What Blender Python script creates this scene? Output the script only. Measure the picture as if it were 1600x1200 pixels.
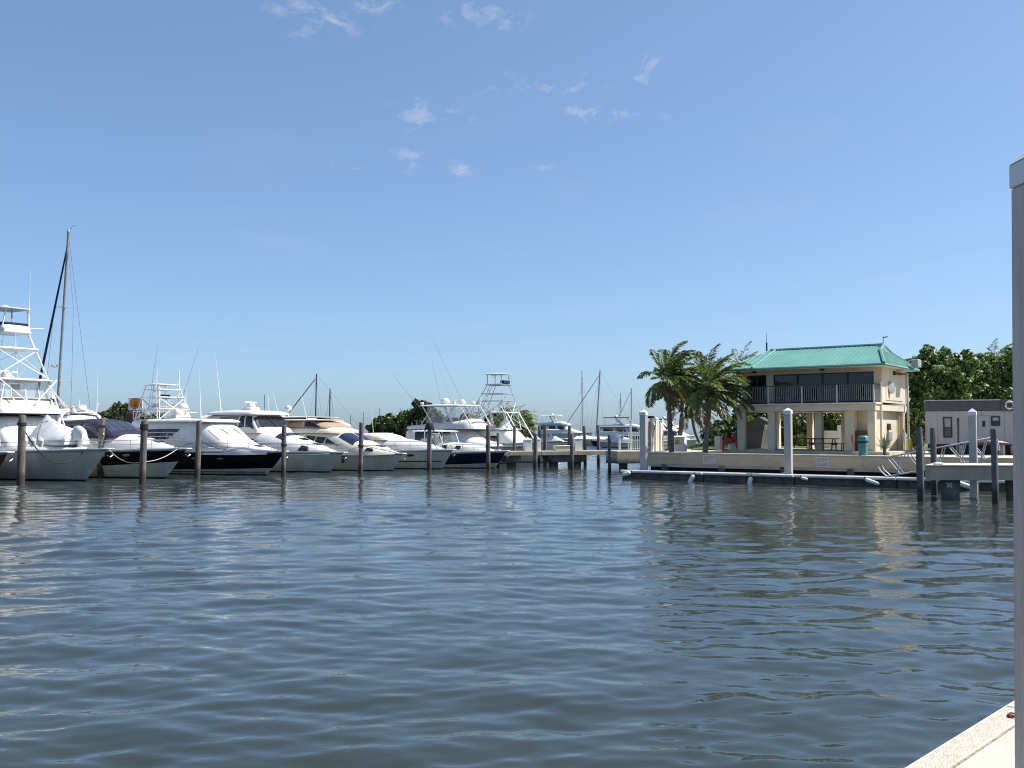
import bpy, bmesh, math, random
import numpy as np
from mathutils import Vector, Matrix
PI = math.pi; R = math.radians
for o in list(bpy.data.objects): bpy.data.objects.remove(o)
SC = bpy.context.scene
COL = SC.collection
random.seed(7); RNG = np.random.default_rng(11)

# ------------------------------------------------------------------ camera
CAM_Z = 2.9; FOC = 1500.0; HOR = 672.0
PITCH = math.atan((HOR - 600) / FOC)
cd = bpy.data.cameras.new('camera'); cam = bpy.data.objects.new('camera', cd); COL.objects.link(cam)
cd.sensor_width = 36; cd.lens = 36 * FOC / 1600; cd.clip_start = 0.1; cd.clip_end = 30000
cam.location = (0, 0, CAM_Z); cam.rotation_euler = (PI / 2 + PITCH, 0, 0)
SC.camera = cam
# ------------------------------------------------------------------ sun, sky, exposure
SUN_AZ = R(83)      # clockwise from +Y
SUN_EL = R(52)
sdir = Vector((math.sin(SUN_AZ) * math.cos(SUN_EL), math.cos(SUN_AZ) * math.cos(SUN_EL), math.sin(SUN_EL)))
sl = bpy.data.lights.new('sun', 'SUN'); sl.energy = 5.0; sl.angle = R(0.53); sl.color = (1.0, 0.955, 0.88)
so = bpy.data.objects.new('sun', sl); COL.objects.link(so); so.rotation_euler = (-sdir).to_track_quat('-Z', 'Y').to_euler()
SKY_STRENGTH = 0.125
W = bpy.data.worlds.new('World'); SC.world = W; W.use_nodes = True
def build_world():
    nt = W.node_tree; N = nt.nodes; Lk = nt.links
    for n in list(N): N.remove(n)
    out = N.new('ShaderNodeOutputWorld'); bg = N.new('ShaderNodeBackground')
    sky = N.new('ShaderNodeTexSky'); sky.sky_type = 'NISHITA'; sky.sun_disc = False
    sky.sun_elevation = SUN_EL; sky.sun_rotation = SUN_AZ; sky.altitude = 0
    sky.air_density = 0.7; sky.dust_density = 1.2; sky.ozone_density = 6.0
    bg.inputs['Strength'].default_value = SKY_STRENGTH
    # sky colour graded over the whole dome: softer tone curve, then a tint
    gm = N.new('ShaderNodeGamma'); gm.inputs['Gamma'].default_value = .7; Lk.new(sky.outputs[0], gm.inputs['Color'])
    tint = N.new('ShaderNodeMixRGB'); tint.blend_type = 'MULTIPLY'; tint.inputs[0].default_value = 1; tint.inputs[2].default_value = (1.15, 1.34, 1.47, 1); Lk.new(gm.outputs[0], tint.inputs[1])
    def M(op, a, b=None, c=None):
        m = N.new('ShaderNodeMath'); m.operation = op
        for i, v in enumerate((a, b, c)):
            if v is None: continue
            if isinstance(v, (int, float)): m.inputs[i].default_value = v
            else: Lk.new(v, m.inputs[i])
        return m.outputs[0]
    tc = N.new('ShaderNodeTexCoord'); sep = N.new('ShaderNodeSeparateXYZ'); Lk.new(tc.outputs['Generated'], sep.inputs[0])
    z = M('MAXIMUM', sep.outputs['Z'], 0.02)
    cx = M('DIVIDE', sep.outputs['X'], z); cy = M('DIVIDE', sep.outputs['Y'], z)
    # thin cloud layer on a plane overhead; scattered small fair-weather wisps
    blobs = [(-0.47, 2.30, .15, .14, .50), (-0.34, 2.20, .12, .08, .55), (-0.06, 2.26, .13, .10, .5),
             (0.30, 2.98, .20, .10, .55), (0.375, 2.63, .035, .13, .62), (-0.27, 3.0, .17, .22, .42),
             (-0.19, 3.62, .07, .12, .6), (-0.36, 3.50, .12, .2, .42), (0.13, 2.74, .22, .14, .42), (0.12, 3.62, .09, .10, .36),
             (-.60, 3.62, .1, .15, .3), (1.28, 3.3, .09, .1, .3), (-.9, 3.9, .2, .2, .2)]
    tot = None
    for bx, by, sx, sy, am in blobs:
        dx = M('DIVIDE', M('SUBTRACT', cx, bx), sx); dy = M('DIVIDE', M('SUBTRACT', cy, by), sy)
        d = M('SQRT', M('ADD', M('MULTIPLY', dx, dx), M('MULTIPLY', dy, dy)))
        f = M('MULTIPLY', M('MAXIMUM', M('SUBTRACT', 1.0, M('MULTIPLY', d, .62)), 0.0), am)
        tot = f if tot is None else M('MAXIMUM', tot, f)
    comb = N.new('ShaderNodeCombineXYZ'); Lk.new(cx, comb.inputs[0]); Lk.new(M('MULTIPLY', cy, .55), comb.inputs[1])
    nz = N.new('ShaderNodeTexNoise'); nz.inputs['Scale'].default_value = 12.0; nz.inputs['Detail'].default_value = 8; nz.inputs['Roughness'].default_value = .68; nz.inputs['Distortion'].default_value = .6
    Lk.new(comb.outputs[0], nz.inputs['Vector'])
    n2 = N.new('ShaderNodeTexNoise'); n2.inputs['Scale'].default_value = 1.3; n2.inputs['Detail'].default_value = 4
    Lk.new(comb.outputs[0], n2.inputs['Vector'])
    veil = M('MULTIPLY', M('MAXIMUM', M('SUBTRACT', n2.outputs['Fac'], .56), 0), .35)
    shape = M('MAXIMUM', M('MULTIPLY', M('SUBTRACT', M('ADD', M('MULTIPLY', tot, .45), nz.outputs['Fac']), .64), 1.7), 0)
    gate = M('MINIMUM', M('MULTIPLY', tot, 3.0), 1.0)
    fac = M('MINIMUM', M('ADD', M('MULTIPLY', shape, gate), veil), .55)
    mix = N.new('ShaderNodeMixRGB'); Lk.new(fac, mix.inputs[0]); Lk.new(tint.outputs[0], mix.inputs[1]); mix.inputs[2].default_value = (4.3, 4.35, 4.5, 1)
    Lk.new(mix.outputs[0], bg.inputs['Color']); Lk.new(bg.outputs[0], out.inputs['Surface'])
build_world()
vs = SC.view_settings
vs.view_transform = 'Standard'; vs.look = 'None'; vs.gamma = 1.0; vs.use_curve_mapping = False; vs.exposure = 0.63
SC.cycles.use_denoising = True; SC.cycles.pixel_filter_type = 'BLACKMAN_HARRIS'; SC.cycles.filter_width = 1.05
SC.cycles.max_bounces = 6; SC.cycles.transparent_max_bounces = 12; SC.cycles.glossy_bounces = 4; SC.cycles.diffuse_bounces = 3
SC.cycles.caustics_reflective = False; SC.cycles.caustics_refractive = False

# ------------------------------------------------------------------ helpers
def G(px, Y, z=0.0):
    """ground plan point: photo column px at distance Y from the camera"""
    return Vector(((px - 800) / FOC * Y, Y, z))
def ZY(py, Y):
    """height of a photo row at distance Y"""
    v = (600 - py) / FOC
    ca, sa = math.cos(PITCH), math.sin(PITCH)
    return CAM_Z + Y * (sa + v * ca) / (ca - v * sa)

class MB:
    def __init__(s): s.V = []; s.F = []
    def add(s, vs_, fs_):
        k = len(s.V); s.V += [tuple(v) for v in vs_]; s.F += [tuple(i + k for i in f) for f in fs_]; return s
    def box(s, x0, x1, y0, y1, z0, z1, m=None):
        v = [Vector(p) for p in ((x0, y0, z0), (x1, y0, z0), (x1, y1, z0), (x0, y1, z0), (x0, y0, z1), (x1, y0, z1), (x1, y1, z1), (x0, y1, z1))]
        if m is not None: v = [m @ p for p in v]
        return s.add(v, [(3, 2, 1, 0), (4, 5, 6, 7), (0, 1, 5, 4), (1, 2, 6, 5), (2, 3, 7, 6), (3, 0, 4, 7)])
    def prism(s, poly, z0, z1):
        n = len(poly); v = [(p[0], p[1], z0) for p in poly] + [(p[0], p[1], z1) for p in poly]
        f = [tuple(range(n - 1, -1, -1)), tuple(range(n, 2 * n))] + [(i, (i + 1) % n, n + (i + 1) % n, n + i) for i in range(n)]
        return s.add(v, f)
    def prism3(s, poly, d):
        n = len(poly); d = Vector(d); v = [Vector(p) for p in poly]; v = v + [p + d for p in v]
        return s.add(v, [tuple(range(n - 1, -1, -1)), tuple(range(n, 2 * n))] + [(i, (i + 1) % n, n + (i + 1) % n, n + i) for i in range(n)])
    def tube(s, pts, r, n=6, r2=None, cap=True):
        pts = [Vector(p) for p in pts]; m = len(pts); vs_ = []; up = Vector((0, 0, 1))
        for i, p in enumerate(pts):
            d = (pts[min(i + 1, m - 1)] - pts[max(i - 1, 0)])
            if d.length < 1e-9: d = Vector((0, 0, 1))
            d.normalize()
            a = d.cross(up)
            if a.length < .05: a = d.cross(Vector((1, 0, 0)))
            a.normalize(); b = d.cross(a)
            rr = r if r2 is None else r + (r2 - r) * i / max(m - 1, 1)
            for k in range(n):
                t = 2 * PI * k / n; vs_.append(p + a * (math.cos(t) * rr) + b * (math.sin(t) * rr))
        f = [(i * n + k, i * n + (k + 1) % n, (i + 1) * n + (k + 1) % n, (i + 1) * n + k) for i in range(m - 1) for k in range(n)]
        if cap: f += [tuple(range(n - 1, -1, -1)), tuple((m - 1) * n + k for k in range(n))]
        return s.add(vs_, f)
    def cyl(s, x, y, z0, z1, r0, r1=None, n=12):
        return s.tube([(x, y, z0), (x, y, z1)], r0, n, r0 if r1 is None else r1)
    def lathe(s, prof, n=12, c=(0, 0, 0), axis=None):
        vs_ = []; q = Matrix.Identity(3) if axis is None else Vector((0, 0, 1)).rotation_difference(Vector(axis)).to_matrix()
        for r, z in prof:
            for k in range(n):
                t = 2 * PI * k / n; vs_.append(q @ Vector((r * math.cos(t), r * math.sin(t), z)) + Vector(c))
        m = len(prof)
        f = [(i * n + k, i * n + (k + 1) % n, (i + 1) * n + (k + 1) % n, (i + 1) * n + k) for i in range(m - 1) for k in range(n)]
        f += [tuple(range(n - 1, -1, -1)), tuple((m - 1) * n + k for k in range(n))]
        return s.add(vs_, f)
    def grid(s, rows, flip=False):
        a = len(rows); b = len(rows[0]); v = [p for r_ in rows for p in r_]; f = []
        for i in range(a - 1):
            for j in range(b - 1):
                q = (i * b + j, i * b + j + 1, (i + 1) * b + j + 1, (i + 1) * b + j); f.append(q[::-1] if flip else q)
        return s.add(v, f)
    def build(s, name, mat, parent=None, smooth=False, ang=40, bevel=0, seg=1):
        me = bpy.data.meshes.new(name); me.from_pydata([tuple(v) for v in s.V], [], s.F)
        if mat is not None: me.materials.append(mat)
        if smooth:
            me.polygons.foreach_set('use_smooth', [True] * len(me.polygons))
            try: me.set_sharp_from_angle(angle=R(ang))
            except Exception: pass
        me.update()
        o = bpy.data.objects.new(name, me); COL.objects.link(o)
        if parent is not None: o.parent = parent
        if bevel:
            b = o.modifiers.new('bevel', 'BEVEL'); b.width = bevel; b.segments = seg; b.limit_method = 'ANGLE'; b.angle_limit = R(35)
        return o
def np_mesh(name, V, F, mat, parent=None, smooth=False):
    me = bpy.data.meshes.new(name); k = F.shape[1]
    me.vertices.add(len(V)); me.vertices.foreach_set('co', V.astype(np.float32).ravel())
    me.loops.add(F.size); me.loops.foreach_set('vertex_index', F.astype(np.int32).ravel())
    me.polygons.add(len(F)); me.polygons.foreach_set('loop_start', np.arange(0, F.size, k, dtype=np.int32)); me.polygons.foreach_set('loop_total', np.full(len(F), k, dtype=np.int32))
    me.update(calc_edges=True); me.validate()
    if smooth: me.polygons.foreach_set('use_smooth', [True] * len(me.polygons))
    me.materials.append(mat)
    o = bpy.data.objects.new(name, me); COL.objects.link(o)
    if parent is not None: o.parent = parent
    return o
def tag(o, label=None, cat=None, group=None, kind=None):
    if label: o['label'] = label
    if cat: o['category'] = cat
    if group: o['group'] = group
    if kind: o['kind'] = kind
    return o
def thing(name, label, cat, loc=(0, 0, 0), rz=0, group=None):
    o = bpy.data.objects.new(name, None); COL.objects.link(o); o.empty_display_size = .2
    o.location = loc; o.rotation_euler = (0, 0, rz); return tag(o, label, cat, group)
def box(name, m, parent, x0, x1, y0, y1, z0, z1, bevel=0, mx=None): return MB().box(x0, x1, y0, y1, z0, z1, mx).build(name, m, parent, bevel=bevel)
def tube(name, m, parent, pts, r, n=6, r2=None): return MB().tube(pts, r, n, r2).build(name, m, parent, smooth=True, ang=60)
def share(o, parent=None, loc=None, rz=None):
    c = o.copy(); COL.objects.link(c); c.parent = parent if parent is not None else o.parent
    if loc is not None: c.location = loc
    if rz is not None: c.rotation_euler = (0, 0, rz)
    return c

# ------------------------------------------------------------------ materials
MT = {}
def mat(name, col, rough=.5, var=.12, scale=3.0, bump=0.0, bscale=20.0, metal=0.0, spec=.5, col2=None, stretch=None, coord='Object', emit=None, fine=0.0):
    m = bpy.data.materials.new(name); m.use_nodes = True; nt = m.node_tree; N = nt.nodes; Lk = nt.links
    p = N['Principled BSDF']; p.inputs['Roughness'].default_value = rough; p.inputs['Metallic'].default_value = metal
    p.inputs['Specular IOR Level'].default_value = spec
    tc = N.new('ShaderNodeTexCoord'); vec = tc.outputs[coord]
    if coord == 'World':
        pass
    if stretch:
        mp = N.new('ShaderNodeMapping'); mp.inputs['Scale'].default_value = stretch; Lk.new(vec, mp.inputs[0]); vec = mp.outputs[0]
    nz = N.new('ShaderNodeTexNoise'); nz.inputs['Scale'].default_value = scale; nz.inputs['Detail'].default_value = 7; nz.inputs['Roughness'].default_value = .62
    Lk.new(vec, nz.inputs['Vector'])
    rp = N.new('ShaderNodeValToRGB'); Lk.new(nz.outputs['Fac'], rp.inputs[0])
    c2 = col2 or tuple(c * (1 - var * 1.6) for c in col); c1 = tuple(min(1, c * (1 + var * .6)) for c in col)
    rp.color_ramp.elements[0].position = .34; rp.color_ramp.elements[0].color = (*c2, 1)
    rp.color_ramp.elements[1].position = .62; rp.color_ramp.elements[1].color = (*c1, 1)
    Lk.new(rp.outputs[0], p.inputs['Base Color'])
    mr = N.new('ShaderNodeMapRange'); mr.inputs['To Min'].default_value = max(0.02, rough - .08); mr.inputs['To Max'].default_value = min(1, rough + .1)
    Lk.new(nz.outputs['Fac'], mr.inputs[0]); Lk.new(mr.outputs[0], p.inputs['Roughness'])
    if bump:
        b = N.new('ShaderNodeBump'); b.inputs['Strength'].default_value = bump; b.inputs['Distance'].default_value = .02
        n2 = N.new('ShaderNodeTexNoise'); n2.inputs['Scale'].default_value = bscale; n2.inputs['Detail'].default_value = 5
        Lk.new(vec, n2.inputs['Vector']); Lk.new(n2.outputs['Fac'], b.inputs['Height']); Lk.new(b.outputs[0], p.inputs['Normal'])
    MT[name] = m; return m
def leafmat(name, c1, c2, c3, rough=.45, trans=.25):
    m = bpy.data.materials.new(name); m.use_nodes = True; nt = m.node_tree; N = nt.nodes; Lk = nt.links
    p = N['Principled BSDF']; p.inputs['Roughness'].default_value = rough
    g = N.new('ShaderNodeNewGeometry'); rp = N.new('ShaderNodeValToRGB'); Lk.new(g.outputs['Random Per Island'], rp.inputs[0])
    e = rp.color_ramp.elements; e[0].color = (*c1, 1); e[1].color = (*c3, 1); k = e.new(.55); k.color = (*c2, 1)
    Lk.new(rp.outputs[0], p.inputs['Base Color'])
    tr = N.new('ShaderNodeBsdfTranslucent'); Lk.new(rp.outputs[0], tr.inputs['Color'])
    mx = N.new('ShaderNodeMixShader'); mx.inputs[0].default_value = trans
    Lk.new(p.outputs[0], mx.inputs[1]); Lk.new(tr.outputs[0], mx.inputs[2]); Lk.new(mx.outputs[0], N['Material Output'].inputs['Surface'])
    MT[name] = m; return m
def clearmat(name, col, alpha, rough=.05):
    m = bpy.data.materials.new(name); m.use_nodes = True; nt = m.node_tree; N = nt.nodes; Lk = nt.links
    p = N['Principled BSDF']; p.inputs['Base Color'].default_value = (*col, 1); p.inputs['Roughness'].default_value = rough
    t = N.new('ShaderNodeBsdfTransparent'); mx = N.new('ShaderNodeMixShader'); mx.inputs[0].default_value = alpha
    Lk.new(t.outputs[0], mx.inputs[1]); Lk.new(p.outputs[0], mx.inputs[2]); Lk.new(mx.outputs[0], N['Material Output'].inputs['Surface'])
    MT[name] = m; return m
gel = mat('gelcoat', (.66, .65, .62), .22, .05, 1.2)
gelw = mat('gelcoat_warm', (.66, .61, .51), .25, .06, 1.2)
gelhull = mat('hull_white', (.57, .55, .475), .25, .10, .9, col2=(.46, .445, .38), spec=.5, stretch=(1, 1, .5))
gelwater = mat('hull_water_lit', (.66, .74, .70), .25, .08, .9)  # white gelcoat with the greenish light off the water put into its colour
blackhull = mat('hull_black', (.006, .006, .008), .15, .2, 1.0, spec=.18)
navyhull = mat('hull_navy', (.008, .012, .038), .15, .2, 1.0, spec=.22)
maroon = mat('hull_maroon', (.07, .025, .018), .3, .2, 1.0)
bottom = mat('bottom_paint', (.012, .014, .016), .6, .2, 2)
navycan = mat('navy_canvas', (.010, .014, .042), .85, .2, 3, .3, 40)
tancan = mat('tan_canvas', (.33, .25, .17), .9, .15, 3, .3, 40)
blkcan = mat('black_canvas', (.02, .02, .025), .9, .2, 3, .3, 40)
whtcan = mat('white_canvas', (.74, .73, .71), .8, .10, 2.0, .6, 6)
teal_can = mat('teal_canvas', (.10, .33, .33), .85, .15, 3)
dglass = mat('dark_glass', (.012, .014, .017), .05, .2, 1.5, spec=.7)
bglass = mat('blue_glass', (.016, .02, .06), .05, .2, 1.5, spec=.7)
bronzeg = mat('bronze_glass', (.10, .07, .045), .08, .2, 2.5, spec=.7)
vinyl = clearmat('clear_vinyl', (.55, .57, .58), .34, .12)
smokeg = clearmat('smoked_glass', (.012, .014, .015), .90, .05)
tintg = clearmat('tint_glass', (.10, .13, .13), .55, .05)
steel = mat('stainless', (.42, .42, .42), .3, .1, 6, metal=.8)
rubgrey = mat('rub_strip', (.20, .20, .20), .5, .1, 6)
alum = mat('white_aluminium', (.74, .75, .75), .35, .06, 4)
galum = mat('grey_aluminium', (.40, .42, .44), .4, .1, 4, metal=.4)
mastm = mat('mast_paint', (.22, .22, .225), .45, .12, 3)
mastd = mat('dark_mast', (.05, .06, .08), .5, .1, 3)
wire = mat('wire', (.22, .23, .25), .5, .1, 3)
navysail = mat('navy_sailcover', (.012, .016, .045), .85, .1, 3)
rubber = mat('rubber', (.025, .025, .027), .7, .2, 5)
ropem = mat('rope_white', (.62, .60, .55), .9, .12, 30)
ropeb = mat('rope_dark', (.03, .03, .03), .9, .12, 30)
wood = mat('piling_wood', (.155, .138, .122), .9, .3, 5, .8, 16, stretch=(3, 3, .35), col2=(.085, .065, .052))
woodg = mat('grey_piling', (.155, .15, .145), .9, .25, 5, .8, 16, stretch=(3, 3, .35), col2=(.075, .072, .07))
plank = mat('grey_plank', (.30, .27, .23), .9, .25, 5, .5, 18, stretch=(1, 6, 6), col2=(.17, .15, .13))
brownw = mat('brown_wood', (.14, .065, .035), .7, .25, 5, .4, 20, stretch=(1, 6, 6))
conc = mat('concrete', (.43, .37, .28), .85, .16, 1.1, .35, 22, col2=(.33, .285, .21))
concl = mat('pale_concrete', (.60, .55, .45), .85, .12, 1.3, .25, 30, col2=(.45, .41, .33))
concd = mat('dark_concrete', (.13, .125, .11), .8, .3, 2.0, .5, 14, col2=(.05, .05, .045))  # much darker concrete for piles, caps, columns and fascia
seaw = mat('seawall_paint', (.68, .52, .335), .8, .1, .7, .25, 18, col2=(.55, .42, .27), stretch=(1, 1, 2.0))
dark = mat('dark_void', (.018, .017, .015), .9, .2, 3)
floatm = mat('float_dark', (.12, .10, .078), .8, .25, 3, .3, 14)
postw = mat('post_white', (.45, .43, .395), .55, .07, 2.0, .12, 25)
postg = mat('near_post_paint', (.58, .49, .43), .55, .09, 3.0, .5, 26, col2=(.47, .395, .345), stretch=(5, 5, .6))
cream = mat('cream_stucco', (.64, .56, .43), .85, .10, .8, .3, 40, col2=(.55, .475, .355))
creamd = mat('cream_trim', (.70, .64, .52), .8, .07, 1.5, .15, 40)
tealroof = mat('teal_metal_roof', (.115, .285, .255), .62, .10, .6, col2=(.092, .235, .21), spec=.25)
frame = mat('dark_frame', (.018, .03, .03), .5, .2, 4)
railm = mat('dark_rail', (.03, .04, .045), .5, .1, 4)
balus = mat('pale_baluster', (.24, .25, .26), .5, .1, 4)
tealcan = mat('teal_plastic', (.06, .26, .235), .5, .12, 3, col2=(.045, .20, .18))
redp = mat('red_paint', (.62, .018, .03), .45, .15, 4)
yellow = mat('yellow_paint', (.72, .46, .02), .5, .1, 4)
whitep = mat('white_paint', (.76, .75, .72), .5, .08, 3)
greyp = mat('grey_paint', (.30, .31, .31), .6, .1, 3)
shedm = mat('dark_shed', (.055, .058, .06), .8, .12, 3)  # dark grey shed, with the shade it stands in mixed into the colour
greyr = mat('grey_shed', (.17, .18, .185), .8, .12, 3)
bluep = mat('blue_vinyl', (.02, .09, .45), .5, .1, 3)
signw = mat('sign_white', (.72, .70, .68), .5, .05, 6)
signpink = mat('sign_print', (.58, .25, .25), .6, .2, 9)
traw = mat('trailer_panel', (.36, .36, .375), .6, .06, 1.2)
trad = mat('trailer_band', (.075, .08, .085), .7, .12, 2)
shellr = mat('shell_red', (.56, .035, .02), .4, .05, 4)
shelly = mat('shell_yellow', (.80, .33, .02), .4, .05, 4)
rust = mat('rust', (.16, .05, .025), .8, .3, 30, .4, 40)
trunkm = mat('palm_bark', (.20, .165, .125), .95, .25, 3, 1.0, 7, stretch=(1, 1, 6), col2=(.10, .08, .06))
barkm = mat('bark', (.12, .095, .07), .95, .25, 5, .8, 12, stretch=(2, 2, .5))
palm1 = leafmat('palm_leaf', (.075, .125, .026), (.155, .21, .048), (.34, .33, .12), .45, .4)
palmd = leafmat('palm_dead', (.20, .13, .06), (.28, .19, .09), (.36, .27, .14), .7, .2)
leaf1 = leafmat('seagrape_leaf', (.05, .105, .02), (.105, .18, .034), (.22, .27, .07), .5, .35)
leaf2 = leafmat('far_leaf', (.030, .052, .016), (.075, .100, .028), (.15, .155, .05), .6, .25)
leaf3 = leafmat('hedge_leaf', (.028, .062, .012), (.065, .115, .022), (.15, .18, .05), .4, .3)
agave = leafmat('agave_leaf', (.06, .10, .06), (.11, .15, .09), (.19, .22, .13), .5, .15)
grassm = mat('grass', (.085, .14, .022), .95, .25, 3, .6, 30, col2=(.05, .085, .014))
pathm = mat('sand_path', (.52, .46, .35), .9, .12, 1.2, .2, 30, col2=(.42, .36, .27))
reflm = mat('red_white_cloth', (.62, .20, .24), .8, .2, 8)
def tide(m, z0, z1, col, coord_world=True):
    """tide mark: weed-dark band that ends at a height above the water"""
    nt = m.node_tree; N = nt.nodes; Lk = nt.links; p = N['Principled BSDF']
    src = p.inputs['Base Color'].links[0].from_socket
    g = N.new('ShaderNodeNewGeometry'); s = N.new('ShaderNodeSeparateXYZ'); Lk.new(g.outputs['Position'], s.inputs[0])
    nz = N.new('ShaderNodeTexNoise'); nz.inputs['Scale'].default_value = 4; Lk.new(g.outputs['Position'], nz.inputs['Vector'])
    a = N.new('ShaderNodeMath'); a.operation = 'MULTIPLY_ADD'; a.inputs[1].default_value = .35; Lk.new(nz.outputs['Fac'], a.inputs[0]); Lk.new(s.outputs['Z'], a.inputs[2])
    mr = N.new('ShaderNodeMapRange'); mr.inputs['From Min'].default_value = z0 + .17; mr.inputs['From Max'].default_value = z1 + .17; mr.inputs['To Min'].default_value = .9; mr.inputs['To Max'].default_value = 0
    Lk.new(a.outputs[0], mr.inputs[0])
    mx = N.new('ShaderNodeMixRGB'); mx.inputs[2].default_value = (*col, 1); Lk.new(mr.outputs[0], mx.inputs[0]); Lk.new(src, mx.inputs[1]); Lk.new(mx.outputs[0], p.inputs['Base Color'])
tide(wood, .45, .85, (.042, .029, .023)); tide(woodg, .45, .8, (.03, .027, .022)); tide(conc, .5, .8, (.05, .048, .04)); tide(gelhull, .03, .16, (.32, .31, .22))

# ------------------------------------------------------------------ water
def build_water():
    m = bpy.data.materials.new('harbour_water'); m.use_nodes = True; nt = m.node_tree; N = nt.nodes; Lk = nt.links
    p = N['Principled BSDF']; p.inputs['Roughness'].default_value = .02; p.inputs['IOR'].default_value = 1.333
    tc = N.new('ShaderNodeTexCoord')
    n0 = N.new('ShaderNodeTexNoise'); n0.inputs['Scale'].default_value = .22; n0.inputs['Detail'].default_value = 4; Lk.new(tc.outputs['Object'], n0.inputs['Vector'])
    rp = N.new('ShaderNodeValToRGB'); Lk.new(n0.outputs['Fac'], rp.inputs[0])
    rp.color_ramp.elements[0].position = .35; rp.color_ramp.elements[0].color = (.026, .034, .029, 1)
    rp.color_ramp.elements[1].position = .65; rp.color_ramp.elements[1].color = (.032, .043, .041, 1)
    Lk.new(rp.outputs[0], p.inputs['Base Color'])
    mp = N.new('ShaderNodeMapping'); mp.inputs['Scale'].default_value = (1.0, 1.5, 1); mp.inputs['Rotation'].default_value = (0, 0, R(8)); Lk.new(tc.outputs['Object'], mp.inputs[0])
    b = None
    geo = N.new('ShaderNodeNewGeometry'); ln = N.new('ShaderNodeVectorMath'); ln.operation = 'LENGTH'; Lk.new(geo.outputs['Position'], ln.inputs[0])
    far = N.new('ShaderNodeMapRange'); far.inputs['From Min'].default_value = 8; far.inputs['From Max'].default_value = 62; Lk.new(ln.outputs['Value'], far.inputs[0])
    far2 = N.new('ShaderNodeMapRange'); far2.inputs['From Min'].default_value = 75; far2.inputs['From Max'].default_value = 190; Lk.new(ln.outputs['Value'], far2.inputs[0])
    for sc, dist in ((.55, .45), (1.3, .030), (3.2, .011), (4.5, .0042), (11.0, .0010)):
        nz = N.new('ShaderNodeTexNoise'); nz.inputs['Scale'].default_value = sc; nz.inputs['Detail'].default_value = 3; nz.inputs['Roughness'].default_value = .5; nz.inputs['Distortion'].default_value = .4
        Lk.new(mp.outputs[0], nz.inputs['Vector'])
        bb = N.new('ShaderNodeBump'); bb.inputs['Strength'].default_value = 1.0; bb.inputs['Distance'].default_value = dist
        Lk.new(nz.outputs['Fac'], bb.inputs['Height'])
        if sc < 4: Lk.new((far if sc > 1 else far2).outputs[0], bb.inputs['Strength'])
        if b is not None: Lk.new(b.outputs[0], bb.inputs['Normal'])
        b = bb
    Lk.new(b.outputs[0], p.inputs['Normal'])
    na = 820; rad = [2.2]
    while rad[-1] < 120: rad.append(rad[-1] * 1.0050)
    while rad[-1] < 9000: rad.append(rad[-1] * 1.09)
    rad = np.array(rad); ang = np.linspace(R(-66), R(66), na)
    rr, aa = np.meshgrid(rad, ang, indexing='ij')
    X = np.sin(aa) * rr; Y = np.cos(aa) * rr - 1.0; Z = np.zeros_like(X)
    sp = rr * .0050
    for i in range(120):
        lam = .19 * (2.3 / .19) ** RNG.random()
        th = R(-90) + RNG.normal(0, R(34)) + R(4)
        k = 2 * PI / lam; slope = .0148 * (.75 + .5 * RNG.random()) * (1.0 if lam < 1.3 else .8)
        amp = slope / k
        fade = np.clip((lam / np.maximum(sp, 1e-6) - 2.5) / 3.5, 0, 1)
        ph = k * (X * math.cos(th) + Y * math.sin(th)) + RNG.random() * 2 * PI
        kx, ky, p0 = RNG.normal(0, .16 / lam ** .5), RNG.normal(0, .30 / lam ** .5), RNG.random() * 6.3
        Z += amp * fade * np.sin(ph) * (1 + .9 * np.sin(kx * X + ky * Y + p0))
    # patches of calmer and rougher water
    pat = .88 + .30 * np.sin(X * .23 + 1.1 * np.sin(Y * .16)) * np.sin(Y * .29 + .8 * np.sin(X * .12) + 1.3) + .22 * np.sin(X * .09 - Y * .21 + 2)
    pat = np.clip(pat, .42, 1.35)
    Z *= pat
    global WGRID; WGRID = (rad, ang, Z)
    V = np.stack([X, Y, Z], -1).reshape(-1, 3); nr = len(rad)
    idx = np.arange(nr * na).reshape(nr, na)
    F = np.stack([idx[:-1, :-1], idx[:-1, 1:], idx[1:, 1:], idx[1:, :-1]], -1).reshape(-1, 4)[:, ::-1]
    o = np_mesh('water', V, F, m, smooth=True); tag(o, kind='structure')
build_water()

def water_z(x, y):
    rad, ang, Z = WGRID; r = math.hypot(x, y + 1.0); a = math.atan2(x, y + 1.0)
    return float(Z[min(len(rad) - 1, int(np.searchsorted(rad, r))), min(len(ang) - 1, max(0, int(np.searchsorted(ang, a))))])

# ------------------------------------------------------------------ land, seawall
LAND_Z = 1.5
LA = Vector((8.5, 60.5)); FD = Vector((.803, -.596)); BD = Vector((.596, .803)); RZ = math.atan2(-.596, .803)
def land():
    edge = [(8.5, 60.5), (8.5 + 75 * .803, 60.5 - 75 * .596), (110, 40), (110, 125), (34, 118), (22, 100), (15.5, 82), (11.6, 69)]
    o = MB().prism(edge, .62, LAND_Z - .05).build('ground', pathm); tag(o, kind='structure')
    g = [(13.2, 71), (16.3, 82.5), (23, 99), (34, 116), (108, 122), (108, 60), (50, 62), (27, 68), (18.5, 70)]
    o = MB().prism(g, LAND_Z - .052, LAND_Z + .03).build('lawn', grassm); tag(o, kind='structure')
    # low bank of grass under the palms' far side
    V = []
    rows = []
    for i in range(9):
        r_ = []
        for j in range(13):
            x = 14.0 + j * .62; y = 72.5 + i * 1.2 + j * .25
            h = max(0, math.sin(PI * i / 8) * math.sin(PI * j / 12)) ** .7
            r_.append((x, y, LAND_Z + .02 + .55 * h))
        rows.append(r_)
    tag(MB().grid(rows).build('grass_bank', grassm, smooth=True), kind='structure')
land()
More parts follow.
